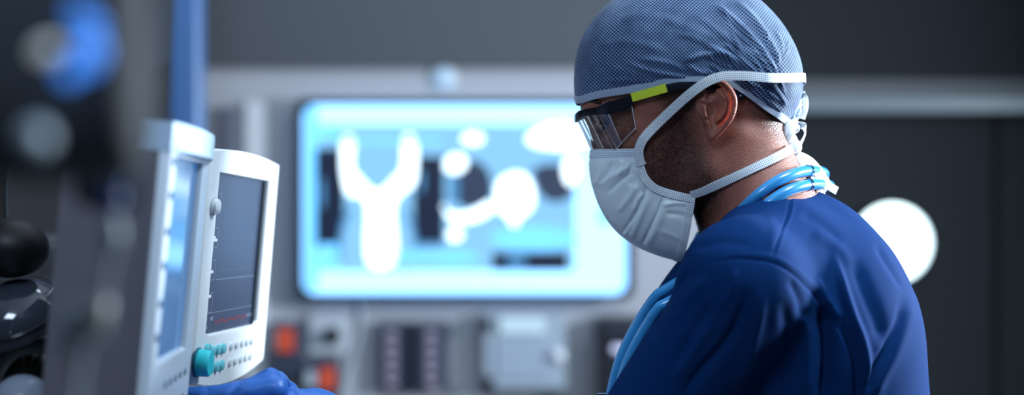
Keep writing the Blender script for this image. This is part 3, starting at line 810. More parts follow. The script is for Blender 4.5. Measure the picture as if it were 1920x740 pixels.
def hand_ops(wr, g=0.0, flip=1, dv=0.0):
    """a left hand reaching to the left, back of the hand up; g swells it into a glove"""
    wu, wv, ww = wr
    def p(a, b, c): return (wu-a, wv+b-.45*min(a, 140), ww+c*flip)
    L = [capsule(p(0,0,0), p(60,-22,0), 33+g, 40+g, 20), ellipsoid(p(88,-22,2), (54,28+g,44+g), 14, 24)]
    # fingers: MCP, PIP, DIP, tip
    F_ = [((134,-38,30), (212,-26,34), (258,-22,36), (300,-24,32), 18), ((146,-48,10), (204,-26,14), (214,20,18), (196,46,22), 18),
          ((138,-42,-14), (186,-14,-12), (192,26,-8), (174,48,0), 17), ((124,-30,-36), (160,0,-38), (162,30,-32), (148,46,-20), 15)]
    for a, b, c, d, r in F_:
        L += [capsule(p(*a), p(*b), r+1+g, r-1+g, 9), capsule(p(*b), p(*c), r-1+g, r-3+g, 5), capsule(p(*c), p(*d), r-3+g, r-5+g, 5)]
    L += [capsule(p(40,2,34), p(100,12,66), 22+g, 18+g, 14), capsule(p(100,12,66), p(146,16,72), 17+g, 15+g, 6), capsule(p(146,16,72), p(184,8,66), 15+g, 12+g, 6)]
    return L
BODYOPS = BODY+ARM_L+ARM_R+hand_ops(WRI)+hand_ops(WRR, 0, -1)+CORE+EAROPS
us = axis(330, 7, 700, 9, 1084, 2.1, 1500, 9, 1730); vs = axis(-50, 5, 140, 2.0, 465, 9, 1400); ws = axis(-400, 9, -178, 5, 40, 3, 96, 1.9, 176, 9, 400)
S = gridops(BODYOPS, us, vs, ws)
PB, FB = nets(us, vs, ws, S); del S
PB = relax(PB, FB, 2, .4)

# skin: pigment regions (stubble shadow is pigment of shaved hair, stays put)
person = thing('person', 'person in patterned blue cap, white mask, clear glasses and navy scrubs looking down', 'person', loc=(0,0,0))
def skin_mat():
    m = mat('skin', (.20,.085,.052), .46, spec=.45, sss=.32); nt = m.node_tree; b = nt.nodes['Principled BSDF']
    b.inputs['Subsurface Radius'].default_value = (.009,.0032,.0015); b.inputs['Subsurface Scale'].default_value = 1.0
    at_ = nt.nodes.new('ShaderNodeAttribute'); at_.attribute_name = 'stubble'
    at2 = nt.nodes.new('ShaderNodeAttribute'); at2.attribute_name = 'ear'
    tc = nt.nodes.new('ShaderNodeTexCoord'); n1 = nt.nodes.new('ShaderNodeTexNoise'); n1.inputs['Scale'].default_value = 38; n1.inputs['Detail'].default_value = 5
    n2 = nt.nodes.new('ShaderNodeTexNoise'); n2.inputs['Scale'].default_value = 700; n2.inputs['Detail'].default_value = 2
    v1 = nt.nodes.new('ShaderNodeTexVoronoi'); v1.inputs['Scale'].default_value = 900
    for n in (n1, n2, v1): nt.links.new(tc.outputs['Object'], n.inputs['Vector'])
    mx = nt.nodes.new('ShaderNodeMix'); mx.data_type = 'RGBA'; mx.inputs[6].default_value = (.25,.082,.056,1); mx.inputs[7].default_value = (.35,.14,.10,1)
    nt.links.new(n1.outputs['Fac'], mx.inputs[0])
    mx2 = nt.nodes.new('ShaderNodeMix'); mx2.data_type = 'RGBA'; mx2.inputs[7].default_value = (.020,.013,.012,1)
    ma = nt.nodes.new('ShaderNodeMath'); ma.operation = 'MULTIPLY'
    rp = nt.nodes.new('ShaderNodeMapRange'); rp.inputs[1].default_value = .25; rp.inputs[2].default_value = .75; rp.inputs[3].default_value = .55; rp.inputs[4].default_value = 1.15
    nt.links.new(n2.outputs['Fac'], rp.inputs[0]); nt.links.new(rp.outputs[0], ma.inputs[0]); nt.links.new(at_.outputs['Fac'], ma.inputs[1])
    nt.links.new(mx.outputs[2], mx2.inputs[6]); nt.links.new(ma.outputs[0], mx2.inputs[0]); nt.links.new(mx2.outputs[2], b.inputs['Base Color'])
    nt.links.new(mx.outputs[2], b.inputs['Base Color']); nt.links.new(mx2.outputs[2], b.inputs['Base Color'])
    bp = nt.nodes.new('ShaderNodeBump'); bp.inputs['Strength'].default_value = .55; bp.inputs['Distance'].default_value = .0006
    nt.links.new(v1.outputs['Distance'], bp.inputs['Height']); nt.links.new(bp.outputs['Normal'], b.inputs['Normal'])
    return m
M['skin'] = skin_mat()
PS = PB.copy(); PS[:, 2] = np.abs(PS[:, 2]); sx, sy = scr(PS)
def soft(poly, wd):
    P = poly+[poly[0]]; d, _, _ = pdist(sx, sy, P); return np.clip(.5+np.where(inpoly(sx, sy, poly), d, -d)/(2*wd), 0, 1)
BEARD = [(1262,205),(1292,200),(1306,250),(1330,300),(1352,345),(1352,400),(1330,450),(1290,470),(1200,470),(1120,400),(1110,340),(1150,300),(1225,255)]
SIDEB = [(1225,150),(1318,150),(1312,200),(1296,215),(1266,215),(1240,190)]
NAPE = [(1376,150),(1500,150),(1500,262),(1458,262),(1432,240),(1402,206),(1376,186)]
isneck = (PS[:, 1] < 520)
head_mask = (PS[:, 0] > 1080) & (PS[:, 0] < 1520) & isneck
stub = np.where(head_mask, np.maximum.reduce([soft(BEARD, 22)*.78, soft(SIDEB, 12)*.8, soft(NAPE, 14)*.55]), 0)
onear = evalops([EAROPS[0]], PS) < 3
stub[onear] = 0
body = np_mesh('body', PB, FB, person, M['skin'])
att = body.data.attributes.new('stubble', 'FLOAT', 'POINT')
if len(att.data) == len(stub): att.data.foreach_set('value', stub.astype(np.float32))

# short hair strands where he is unshaven
def strands(name, mask_fn, n, length, width, m, seed=3, down=(0,0,-1)):
    r = np.random.default_rng(seed); tri = FB; cen = PB[tri].mean(1); wgt = mask_fn(cen)
    ar = np.linalg.norm(np.cross(PB[tri[:, 2]]-PB[tri[:, 0]], PB[tri[:, 3]]-PB[tri[:, 1]]), axis=1); p = wgt*ar; p /= p.sum()
    f = r.choice(len(tri), n, p=p); a, b = r.random(n)[:, None], r.random(n)[:, None]
    q = PB[tri[f]]; pos = (q[:, 0]*(1-a)+q[:, 1]*a)*(1-b)+(q[:, 3]*(1-a)+q[:, 2]*a)*b
    nn = NB[tri[f]].mean(1); nn /= np.linalg.norm(nn, axis=1, keepdims=True)+1e-9
    d = nn*.55+np.array([.35,.55,0])+r.normal(0, .35, (n, 3)); d /= np.linalg.norm(d, axis=1, keepdims=True)
    s = np.cross(d, nn); s /= np.linalg.norm(s, axis=1, keepdims=True)+1e-9; L = length*(.6+.8*r.random(n))[:, None]
    V = np.stack([pos-s*width/2, pos+s*width/2, pos+nn*width*.6, pos+d*L], 1).reshape(-1, 3)
    i = np.arange(n)[:, None]*4; F = np.concatenate([i+[[0,1,3]], i+[[1,2,3]], i+[[2,0,3]]])
    return np_mesh(name, V, F, person, m, smooth=False)
NB = -vnormals(PB, FB)
if np.mean((NB*(PB-PB.mean(0))).sum(1)) < 0: NB = -NB
def mfn(poly, lo=0):
    def f(c):
        c = c.copy(); c[:, 2] = np.abs(c[:, 2]); x, y = scr(c); P = poly+[poly[0]]
        d, _, _ = pdist(x, y, P); v = np.clip(.5+np.where(inpoly(x, y, poly), d, -d)/36, 0, 1)
        v *= (c[:, 0] > 1090) & (c[:, 0] < 1500) & (c[:, 1] < 470) & (evalops([EAROPS[0]], c) > 4); return v
    return f
hairm = mat('hair_black', (.012,.009,.009), .5)
tag(strands('beard', mfn(BEARD), 15000, 4.2, .55, hairm, 3), kind='stuff')
tag(strands('sideburn', mfn(SIDEB), 3500, 3.2, .5, hairm, 4), kind='stuff')
tag(strands('nape_hair', mfn(NAPE), 5000, 3.0, .45, hairm, 5), kind='stuff')

# eyes: looking down, half closed
def sphere_mesh(name, c, r, m, parent, sc=(1,1,1)):
    mb = MB(); bmesh.ops.create_uvsphere(mb.bm, u_segments=28, v_segments=18, radius=r/KU); bmesh.ops.scale(mb.bm, vec=sc, verts=mb.bm.verts)
    bmesh.ops.translate(mb.bm, vec=tuple(toW(np.array(c, float))), verts=mb.bm.verts); return mb.build(name, m, parent, smooth=True)
eyew = mat('eye_white', (.30,.28,.27), .2); irism = mat('iris', (.02,.01,.008), .1)
for sg in (1, -1):
    e = sphere_mesh('eye', (1143,228.5,50*sg), 19.3, eyew, person)
    sphere_mesh('iris', (1128,236,51*sg), 9.5, irism, e, (.8,1,1))
    P = np.array([(1124,236,36*sg),(1120,238,46*sg),(1121,238,56*sg),(1131,236,66*sg),(1142,233,71*sg)], float)
    MB().tube(toW(smooth_path(P, 4)), 1.6/KU, 8).build('eyelashes', hairm, person, smooth=True)
    P = np.array([(1098,205,24*sg),(1096,198,40*sg),(1104,194,58*sg),(1122,196,74*sg)], float)
    MB().tube(toW(smooth_path(P, 5)), 2.6/KU, 8).build('eyebrow', hairm, person, smooth=True)

# ---- surgical cap: a dome of cloth from hem to crown
HEMS = [(1076,195),(1090,192),(1121,183),(1150,178),(1182,173),(1210,167),(1235,162),(1267,157),(1303,155),(1340,152),(1360,156),(1376,164),(1390,172),(1405,183),(1420,194),(1433,204),(1448,214),(1462,224),(1474,232)]
def hem_near():
    out = [np.array([1080.,192.,0.])]
    for x, y in HEMS[1:-1]:
        p = hit(x, y, CORE, 5.0); p[2] = max(p[2], 3); out.append(p)
    out.append(np.array([1474.,236.,0.])); return out
hn = hem_near(); far = [p*np.array([1,1,-1]) for p in hn[1:-1]][::-1]
loop = smooth_path([*(p for p in hn), *far, hn[0]], 7)[:-1]
# even spacing
seg = np.linalg.norm(np.roll(loop, -1, 0)-loop, axis=1); cum = np.r_[0, np.cumsum(seg)]; NA = 420
tt = np.linspace(0, cum[-1], NA, endpoint=False); LP = np.vstack([loop, loop[:1]]); loop = np.stack([np.interp(tt, cum, LP[:, i]) for i in range(3)], 1)
for _ in range(6): loop = .5*loop+.25*(np.roll(loop, 1, 0)+np.roll(loop, -1, 0))
OC = np.array([1285.,140.,0.]); pole_ = np.array([.16,-1,0.]); pole_ /= np.linalg.norm(pole_)
hd = loop-OC; hr = np.linalg.norm(hd, axis=1); hd = hd/hr[:, None]
NR = 150; angm = np.arccos(np.clip(hd @ pole_, -1, 1)); rows = np.linspace(0.012, 1, NR)
sn = np.sin(angm)
dirs = (np.sin((1-rows)[:, None]*angm)[..., None]*pole_+np.sin(rows[:, None]*angm)[..., None]*hd)/sn[None, :, None]
CAPSK = HEAD[:3]+[ellipsoid((1400,150,0), (84,90,104), 0, 50)]
def cap_radius(dirs, off):
    lo = np.full(dirs.shape[:-1], 60.0); hi = np.full(dirs.shape[:-1], 300.0)
    for _ in range(18):
        mid = (lo+hi)/2; s = evalops(CAPSK, OC+dirs*mid[..., None])-off; lo = np.where(s < 0, mid, lo); hi = np.where(s < 0, hi, mid)
    return (lo+hi)/2
offs = 6+5*np.sin(np.pi*np.clip(rows, 0, 1)**1.2)[:, None]*np.ones((1, NA))
rad = cap_radius(dirs, offs)
bl = np.clip((rows-.80)/.20, 0, 1)[:, None]**2; rad = rad*(1-bl)+hr[None, :]*bl
CP = OC+dirs*rad[..., None]; ca = CP.copy(); ca[..., 2] = np.abs(ca[..., 2]); cx_, cy_ = scr(ca)
CAPCR = [([(1170,116),(1222,134),(1300,149),(1350,150)], 4, 5), ([(1120,150),(1200,152),(1290,155)], 2.5, 4), ([(1100,110),(1160,130),(1230,150)], 1.8, 6),
         ([(1318,86),(1364,105),(1402,126),(1440,150)], 4, 5), ([(1283,118),(1305,107),(1342,102),(1380,112)], 3.5, 5), ([(1286,120),(1310,135),(1345,142)], 3, 5),
         ([(1330,5),(1365,30),(1405,68),(1440,112),(1458,150)], 4.5, 6), ([(1375,0),(1412,35),(1445,85),(1462,125)], 4, 6), ([(1300,25),(1345,60),(1390,95),(1432,135)], 3, 7),
         ([(1400,90),(1432,120),(1452,160)], 3.5, 4), ([(1380,160),(1410,170),(1445,195),(1470,215)], 4, 5), ([(1395,155),(1430,168),(1462,190)], 3.5, 4), ([(1430,150),(1455,170),(1474,200)], 3.5, 4),
         ([(1330,118),(1350,135),(1365,140)], 3, 4), ([(1240,30),(1290,55),(1350,75)], 2, 8), ([(1150,40),(1210,30),(1280,45)], 1.5, 9), ([(1110,90),(1180,80),(1260,100)], 1.6, 8),
         ([(1350,95),(1372,118),(1385,138)], 3, 3.5), ([(1410,110),(1428,140),(1436,158)], 3, 3.5), ([(1190,110),(1250,118),(1290,135)], 2, 5), ([(1260,60),(1320,80),(1390,130)], 2.2, 6)]
h = creases(cx_, cy_, CAPCR)
rr = np.random.default_rng(5)
for i in range(46):   # fine gathers that fan out from the knot
    a = math.radians(rr.uniform(150, 262)); L0 = rr.uniform(20, 140); L1 = L0+rr.uniform(35, 110); k0 = np.array([1478, 205.])
    p0 = k0+L0*np.array([math.cos(a), math.sin(a)]); a2 = a+rr.uniform(-.25, .25); p1 = k0+L1*np.array([math.cos(a2), math.sin(a2)])
    mid = (p0+p1)/2+rr.normal(0, 4, 2); h += creases(cx_, cy_, [([tuple(p0), tuple(mid), tuple(p1)], rr.uniform(.8, 2.2)*rr.choice([1, 1, -1]), rr.uniform(2, 4))])
h *= np.clip((1-rows)*14, 0, 1)[:, None]
CP = CP+dirs*h[..., None]
VC = CP.reshape(-1, 3); top = OC+pole_*rad[0].mean(); VC = np.vstack([VC, top[None]]); FC_ = []
i, j = np.meshgrid(np.arange(NR-1), np.arange(NA), indexing='ij'); jn = (j+1) % NA
FC_ = np.stack([i*NA+j, i*NA+jn, (i+1)*NA+jn, (i+1)*NA+j], -1).reshape(-1, 4)
def weave_mat(name, dark, light, pitch, line=.22, rot=45, rough=.7):
    m = mat(name, dark, rough, sheen=.12, spec=.2); nt = m.node_tree; b = nt.nodes['Principled BSDF']
    uv = nt.nodes.new('ShaderNodeUVMap'); mp = nt.nodes.new('ShaderNodeMapping'); mp.inputs['Rotation'].default_value = (0, 0, math.radians(rot)); mp.inputs['Scale'].default_value = (1/pitch,)*3
    sp = nt.nodes.new('ShaderNodeSeparateXYZ'); nt.links.new(uv.outputs[0], mp.inputs[0]); nt.links.new(mp.outputs[0], sp.inputs[0])
    outs = []
    for ax in (0, 1):
        f = nt.nodes.new('ShaderNodeMath'); f.operation = 'PINGPONG'; f.inputs[1].default_value = .5; nt.links.new(sp.outputs[ax], f.inputs[0])
        r = nt.nodes.new('ShaderNodeMapRange'); r.inputs[1].default_value = line*.4; r.inputs[2].default_value = line*1.2; r.inputs[3].default_value = 1; r.inputs[4].default_value = 0; nt.links.new(f.outputs[0], r.inputs[0]); outs.append(r)
    mxm = nt.nodes.new('ShaderNodeMath'); mxm.operation = 'MAXIMUM'; nt.links.new(outs[0].outputs[0], mxm.inputs[0]); nt.links.new(outs[1].outputs[0], mxm.inputs[1])
    tc = nt.nodes.new('ShaderNodeTexCoord'); no = nt.nodes.new('ShaderNodeTexNoise'); no.inputs['Scale'].default_value = 55; no.inputs['Detail'].default_value = 4; nt.links.new(tc.outputs['Object'], no.inputs['Vector'])
    mu = nt.nodes.new('ShaderNodeMath'); mu.operation = 'MULTIPLY'; rg = nt.nodes.new('ShaderNodeMapRange'); rg.inputs[1].default_value = .3; rg.inputs[2].default_value = .7; rg.inputs[3].default_value = .45; rg.inputs[4].default_value = 1
    nt.links.new(no.outputs['Fac'], rg.inputs[0]); nt.links.new(rg.outputs[0], mu.inputs[0]); nt.links.new(mxm.outputs[0], mu.inputs[1])
    cm_ = nt.nodes.new('ShaderNodeMix'); cm_.data_type = 'RGBA'; cm_.inputs[6].default_value = (*dark, 1); cm_.inputs[7].default_value = (*light, 1)
    nt.links.new(mu.outputs[0], cm_.inputs[0]); nt.links.new(cm_.outputs[2], b.inputs['Base Color'])
    bp = nt.nodes.new('ShaderNodeBump'); bp.inputs['Strength'].default_value = .5; bp.inputs['Distance'].default_value = .0006; nt.links.new(mxm.outputs[0], bp.inputs['Height']); nt.links.new(bp.outputs['Normal'], b.inputs['Normal'])
    return m
M['cap'] = weave_mat('cap_cloth', (.010,.026,.080), (.30,.46,.72), .0030, .105)
cap = np_mesh('surgical_cap', VC, FC_, person, M['cap'])
def set_uv(o, uvv):
    me = o.data; L = me.uv_layers.new(name='UVMap'); n = len(me.loops); idx = np.zeros(n, np.int32); me.loops.foreach_get('vertex_index', idx)
    L.data.foreach_set('uv', uvv[idx].astype(np.float32).ravel())
dv = VC-OC; rr_ = np.linalg.norm(dv, axis=1); th = np.arccos(np.clip(np.abs(dv[:, 2])/rr_, 0, 1)); ph = np.arctan2(dv[:, 1], dv[:, 0])
set_uv(cap, np.stack([th*np.cos(ph), th*np.sin(ph)], 1)*.098)
sm = cap.modifiers.new('thick', 'SOLIDIFY'); sm.thickness = .0008; sm.offset = -1
# cap lower band
def ribbon(name, pts, nrm, width, m, parent, thick=1.4, uvs=True, taper=None):
    """flat tape along pts (body space) whose face looks along nrm"""
    P = np.array(pts, float); N = np.array(nrm, float); n = len(P)
    T = np.gradient(P, axis=0); T /= np.linalg.norm(T, axis=1, keepdims=True)+1e-9
    N = N-T*(N*T).sum(1, keepdims=True); N /= np.linalg.norm(N, axis=1, keepdims=True)+1e-9
    B = np.cross(T, N); Wd = np.full(n, float(width)) if taper is None else np.array(taper, float)
    cols = np.linspace(-.5, .5, 7); V = []; U = []
    L = np.r_[0, np.cumsum(np.linalg.norm(np.diff(P, axis=0), axis=1))]
    for s in (1, -1):
        for c in cols:
            V.append(P+B*(c*Wd)[:, None]+N*(s*thick/2-abs(c)**2*1.2)); U.append(np.stack([L/KU, c*Wd/KU], 1))
    V = np.stack(V, 1); U = np.stack(U, 1); k = 14; F = []
    ring = list(range(7))+list(range(13, 6, -1))
    for i in range(n-1):
        for q in range(k):
            a, b = ring[q], ring[(q+1) % k]; F.append((i*k+a, i*k+b, (i+1)*k+b, (i+1)*k+a))
    for i in (0, n-1):
        for q in range(6): F.append((i*k+q, i*k+q+1, i*k+q+8, i*k+q+7))
    o = np_mesh(name, V.reshape(-1, 3), np.array(F), parent, m); set_uv(o, U.reshape(-1, 2)); 
    bm = bmesh.new(); bm.from_mesh(o.data); bmesh.ops.recalc_face_normals(bm, faces=bm.faces); bm.to_mesh(o.data); bm.free()
    o.data.set_sharp_from_angle(angle=math.radians(50)); return o
hl = np.vstack([loop, loop[:3]]); hn_ = hl-OC; hn_ /= np.linalg.norm(hn_, axis=1, keepdims=True)
updir = (CP[NR-6]-CP[NR-1]); updir = np.vstack([updir, updir[:3]]); updir /= np.linalg.norm(updir, axis=1, keepdims=True)+1e-9
M['band'] = mat('cap_band', (.30,.38,.50), .75, bump=(900,.5,.0004), sheen=.3)
ribbon('cap_band', hl+updir*5.5+hn_*1.8, hn_, 13.5, M['band'], cap, 2.0)
# gathered tail of the cap at the nape
M['cap_tail'] = mat('cap_tail', (.42,.55,.74), .75, bump=(420,.6,.0006), sheen=.3)
tailops = [ellipsoid((1478,180,0), (19,26,26), -30, 8), ellipsoid((1484,210,6), (17,22,22), 10, 8), ellipsoid((1466,200,10), (16,26,24), -30, 8), ellipsoid((1476,238,0), (13,20,18), 10, 8), ellipsoid((1488,196,12), (12,13,12), 0, 6)]
a_ = axis(1440, 1.8, 1512); b_ = axis(140, 1.8, 270); c_ = axis(-36, 1.8, 40)
S = gridops(tailops, a_, b_, c_); P_, F_ = nets(a_, b_, c_, S); nn = vnormals(P_, F_); nn *= np.sign(np.mean((nn*(P_-P_.mean(0))).sum(1)))
P_ = P_+nn*(1.6*np.sin(P_[:, 0]*.55+P_[:, 1]*.18+P_[:, 2]*.3)+1.2*np.sin(P_[:, 1]*.5-P_[:, 2]*.4))[:, None]
np_mesh('cap_knot', P_, F_, cap, M['cap_tail'])
def free_ribbon(name, pts3, width, m, parent, face=(0,0,1), thick=1.2, n=8, twist=None):
    P = smooth_path(pts3, n); N = np.tile(np.array(face, float), (len(P), 1))
    if twist is not None: N = smooth_path(twist, n)
    return ribbon(name, P, N, width, m, parent, thick)
M['tape'] = None
def dot_mat(name, col, dcol, pitch, rough=.6):
    m = mat(name, col, rough, sheen=.25, spec=.3); nt = m.node_tree; b = nt.nodes['Principled BSDF']
    uv = nt.nodes.new('ShaderNodeUVMap'); mp = nt.nodes.new('ShaderNodeMapping'); mp.inputs['Scale'].default_value = (1/pitch, 1/pitch, 1)
    sp = nt.nodes.new('ShaderNodeSeparateXYZ'); nt.links.new(uv.outputs[0], mp.inputs[0]); nt.links.new(mp.outputs[0], sp.inputs[0]); sq = []
    for ax in (0, 1):
        f = nt.nodes.new('ShaderNodeMath'); f.operation = 'PINGPONG'; f.inputs[1].default_value = .5; nt.links.new(sp.outputs[ax], f.inputs[0])
        p = nt.nodes.new('ShaderNodeMath'); p.operation = 'POWER'; p.inputs[1].default_value = 2; nt.links.new(f.outputs[0], p.inputs[0]); sq.append(p)
    ad = nt.nodes.new('ShaderNodeMath'); ad.operation = 'ADD'; nt.links.new(sq[0].outputs[0], ad.inputs[0]); nt.links.new(sq[1].outputs[0], ad.inputs[1])
    r = nt.nodes.new('ShaderNodeMapRange'); r.inputs[1].default_value = .05; r.inputs[2].default_value = .12; r.inputs[3].default_value = 1; r.inputs[4].default_value = 0; nt.links.new(ad.outputs[0], r.inputs[0])
    cm_ = nt.nodes.new('ShaderNodeMix'); cm_.data_type = 'RGBA'; cm_.inputs[6].default_value = (*col, 1); cm_.inputs[7].default_value = (*dcol, 1)
    nt.links.new(r.outputs[0], cm_.inputs[0]); nt.links.new(cm_.outputs[2], b.inputs['Base Color'])
    bp = nt.nodes.new('ShaderNodeBump'); bp.invert = True; bp.inputs['Strength'].default_value = .7; bp.inputs['Distance'].default_value = .0005; nt.links.new(r.outputs[0], bp.inputs['Height']); nt.links.new(bp.outputs['Normal'], b.inputs['Normal'])
    return m
M['tape'] = dot_mat('mask_tape', (.82,.88,.93), (.30,.38,.50), .0020)
M['tie_white'] = mat('tie_white', (.80,.84,.88), .7, bump=(500,.3,.0005), sheen=.3)
# ---- face mask
mask = thing('face_mask', None, None, loc=(0,0,0)); mask.parent = person
for k_ in ('label', 'category'):
    if k_ in mask: del mask[k_]
Ct = np.array([(0,1108,283),(.15,1105,310),(.3,1110,345),(.45,1125,388),(.6,1150,427),(.75,1186,457),(.88,1230,477),(1,1276,490)], float)
Et = np.array([(0,1201,280),(.2,1202,300),(.4,1210,328),(.6,1230,349),(.8,1265,361),(1,1303,369)], float)
NT, NS = 130, 130
ts = np.linspace(0, 1, NT)
def interp(T, t): 
    P = smooth_path([(a, b, c) for a, b, c in T], 10); return np.interp(t, P[:, 0], P[:, 1]), np.interp(t, P[:, 0], P[:, 2])
cu, cv = interp(Ct, ts); ex, ey = interp(Et, ts)
EW = np.array([hit(x, y, CORE, 3.5)[2] for x, y in zip(ex[::10], ey[::10])]); ew = np.interp(ts, ts[::10], EW)
EP = np.stack([Q(x, y, w_) for x, y, w_ in zip(ex, ey, ew)])
ss = np.linspace(-1, 1, 2*NS-1); phi = np.abs(ss)*np.pi/2
co, si = np.cos(phi)**.92, np.sin(phi)**.95
GU = EP[:, 0][:, None]+(cu-EP[:, 0])[:, None]*co[None]; GV = EP[:, 1][:, None]+(cv-EP[:, 1])[:, None]*co[None]
GW = ew[:, None]*si[None]*np.sign(ss)[None]
G = np.stack([GU, GV, GW], -1)
def gnorm(G):
    n = np.cross(np.gradient(G, axis=0), np.gradient(G, axis=1)); n /= np.linalg.norm(n, axis=-1, keepdims=True)+1e-9
    c = G.mean((0, 1)); s = np.sign(np.mean((n*(G-c)).sum(-1))); return n*s
GN = gnorm(G); ga = G.copy(); ga[..., 2] = np.abs(ga[..., 2]); gx, gy = scr(ga)
MCR = [([(1216,342),(1200,385),(1180,420),(1166,440)], -3.4, 4), ([(1224,350),(1206,395),(1190,430),(1180,448)], 2.6, 6), ([(1246,364),(1232,400),(1216,435),(1203,462)], -3.8, 3), ([(1256,366),(1240,405),(1224,440),(1212,464)], 2.4, 7),
       ([(1196,300),(1170,318),(1140,335),(1120,350)], 2.5, 6), ([(1190,320),(1165,338),(1135,365)], -2.5, 5), ([(1150,300),(1140,325),(1125,345)], -2.5, 5), ([(1186,302),(1178,330),(1184,350)], -3, 4),
       ([(1197,340),(1180,370),(1155,400)], 2.5, 6), ([(1130,300),(1125,330),(1112,350)], 2, 5), ([(1235,385),(1270,380),(1295,384)], 2, 4), ([(1245,400),(1275,402),(1292,410)], -2, 5), ([(1230,430),(1260,440),(1280,450)], 1.5, 6),
       ([(1165,300),(1168,312),(1160,330)], 2.4, 4), ([(1210,360),(1196,375),(1188,400)], 2.5, 4), ([(1186,415),(1176,432),(1170,442)], 3, 3.5)]
gh = creases(gx, gy, MCR)
gh += 1.2*np.sin(ts*46)[:, None]*np.ones_like(gx)*np.clip(1-np.abs(ts-.05)*14, 0, 1)[:, None]
G = G+GN*gh[..., None]
i, j = np.meshgrid(np.arange(NT-1), np.arange(2*NS-2), indexing='ij'); Wn = 2*NS-1
FM = np.stack([i*Wn+j, i*Wn+j+1, (i+1)*Wn+j+1, (i+1)*Wn+j], -1).reshape(-1, 4)
M['mask'] = mat('mask_cloth', (.72,.83,.88), .65, bump=(650,.35,.0005), sheen=.2)
mo = np_mesh('mask_cloth', G.reshape(-1, 3), FM, mask, M['mask'])
sm = mo.modifiers.new('thick', 'SOLIDIFY'); sm.thickness = .0009; sm.offset = 0
# welded edges
for s_ in (1, -1):
    col_ = -2 if s_ > 0 else 1
    e = G[:, col_].copy(); nn = GN[:, col_]
    inw = G[:, col_-5 if s_ > 0 else 6]-e; inw /= np.linalg.norm(inw, axis=1, keepdims=True)
    ribbon('side_binding', (e+nn*1.8+inw*2)[::3], nn[::3], 15, M['tape'], mask, 2.4)
e = G[-1].copy(); inw = G[-8]-e; inw /= np.linalg.norm(inw, axis=1, keepdims=True)
ribbon('bottom_hem', (e+GN[-1]*1.4+inw*6)[::3], GN[-1][::3], 14, M['tape'], mask, 1.8)
e = G[0].copy(); inw = G[8]-e; inw /= np.linalg.norm(inw, axis=1, keepdims=True)
M['tape2'] = dot_mat('mask_hem', (.68,.78,.88), (.40,.48,.60), .0026)
ribbon('top_hem', (e+GN[0]*1.2+inw*6)[::3], GN[0][::3], 15, M['tape2'], mask, 1.4)
# ties
def tie(name, pts, width, offs, m, sgn=1, ops=None, taut=False, end=None):
    P = []
    sp_ = smooth_path([(a, b, 0) for a, b in pts], 6)
    for k_, (x, y, _) in enumerate(sp_):
        o_ = np.interp(k_/(len(sp_)-1), np.linspace(0, 1, len(offs)), offs); P.append(hit(x, y, ops or CORE, o_))
    P = np.array(P)
    if taut: P[:, 2] = np.maximum(P[:, 2], np.linspace(P[0, 2], P[-1, 2], len(P)))
    for _ in range(10): P[1:-1] = .5*P[1:-1]+.25*(P[:-2]+P[2:])
    N = grad(ops or CORE, P)
    for _ in range(10): N[1:-1] = .5*N[1:-1]+.25*(N[:-2]+N[2:])
    N[:, 2] += .25
    if end is not None:
        E_ = smooth_path([P[-1]]+[np.array(q, float) for q in end], 6)[1:]; P = np.vstack([P, E_]); N = np.vstack([N, grad(CAPSK, E_)])
    for _ in range(14 if end is not None else 0):
        P[8:-1] = .5*P[8:-1]+.25*(P[7:-2]+P[9:]); N[1:-1] = .5*N[1:-1]+.25*(N[:-2]+N[2:])
    if end is not None:                                   # lie on the folds of the cap, never under them
        for _ in range(3):
            d_ = P-OC; rl = np.linalg.norm(d_, axis=1, keepdims=True); d_ = d_/rl
            cv_ = CP.reshape(-1, 3)-OC; cr_ = np.linalg.norm(cv_, axis=1); cd_ = cv_/cr_[:, None]
            dt = d_ @ cd_.T
            lim = np.array([cr_[q > .9985].max() if (q > .9985).any() else 0 for q in dt])
            P = np.where((rl[:, 0] < lim+2.2)[:, None] & (lim > 0)[:, None], OC+d_*(lim+2.2)[:, None], P)
            P[8:-1] = .6*P[8:-1]+.2*(P[7:-2]+P[9:])
    if sgn < 0: P = P*[1, 1, -1]; N = N*[1, 1, -1]
    return ribbon(name, P, N, width, m, mask, 1.6)
TOP = [(1203,310),(1198,296),(1197,284),(1199,274),(1204,263),(1212,252),(1230,234),(1258,207),(1288,180),(1310,163),(1328,151),(1348,143),(1372,141),(1405,142),(1436,145),(1452,147)]
LOW = [(1296,366),(1318,359),(1350,344),(1400,321),(1440,302),(1470,287),(1486,278)]
for sg in (1, -1):
    tie('upper_tie', TOP, 17, [2, 4, 6, 7, 11, 15, 18, 20], M['tape'], sg, ops=CORE+CAPSK, end=[hitR(149, 60, 17, CAPSK), hitR(150, 40, 15, CAPSK), hitR(151, 18, 14, CAPSK), hitR(152, 0, 13, CAPSK)])
    tie('lower_tie', LOW, 16, [5, 5, 6, 7, 7], M['tape'], sg, taut=True)
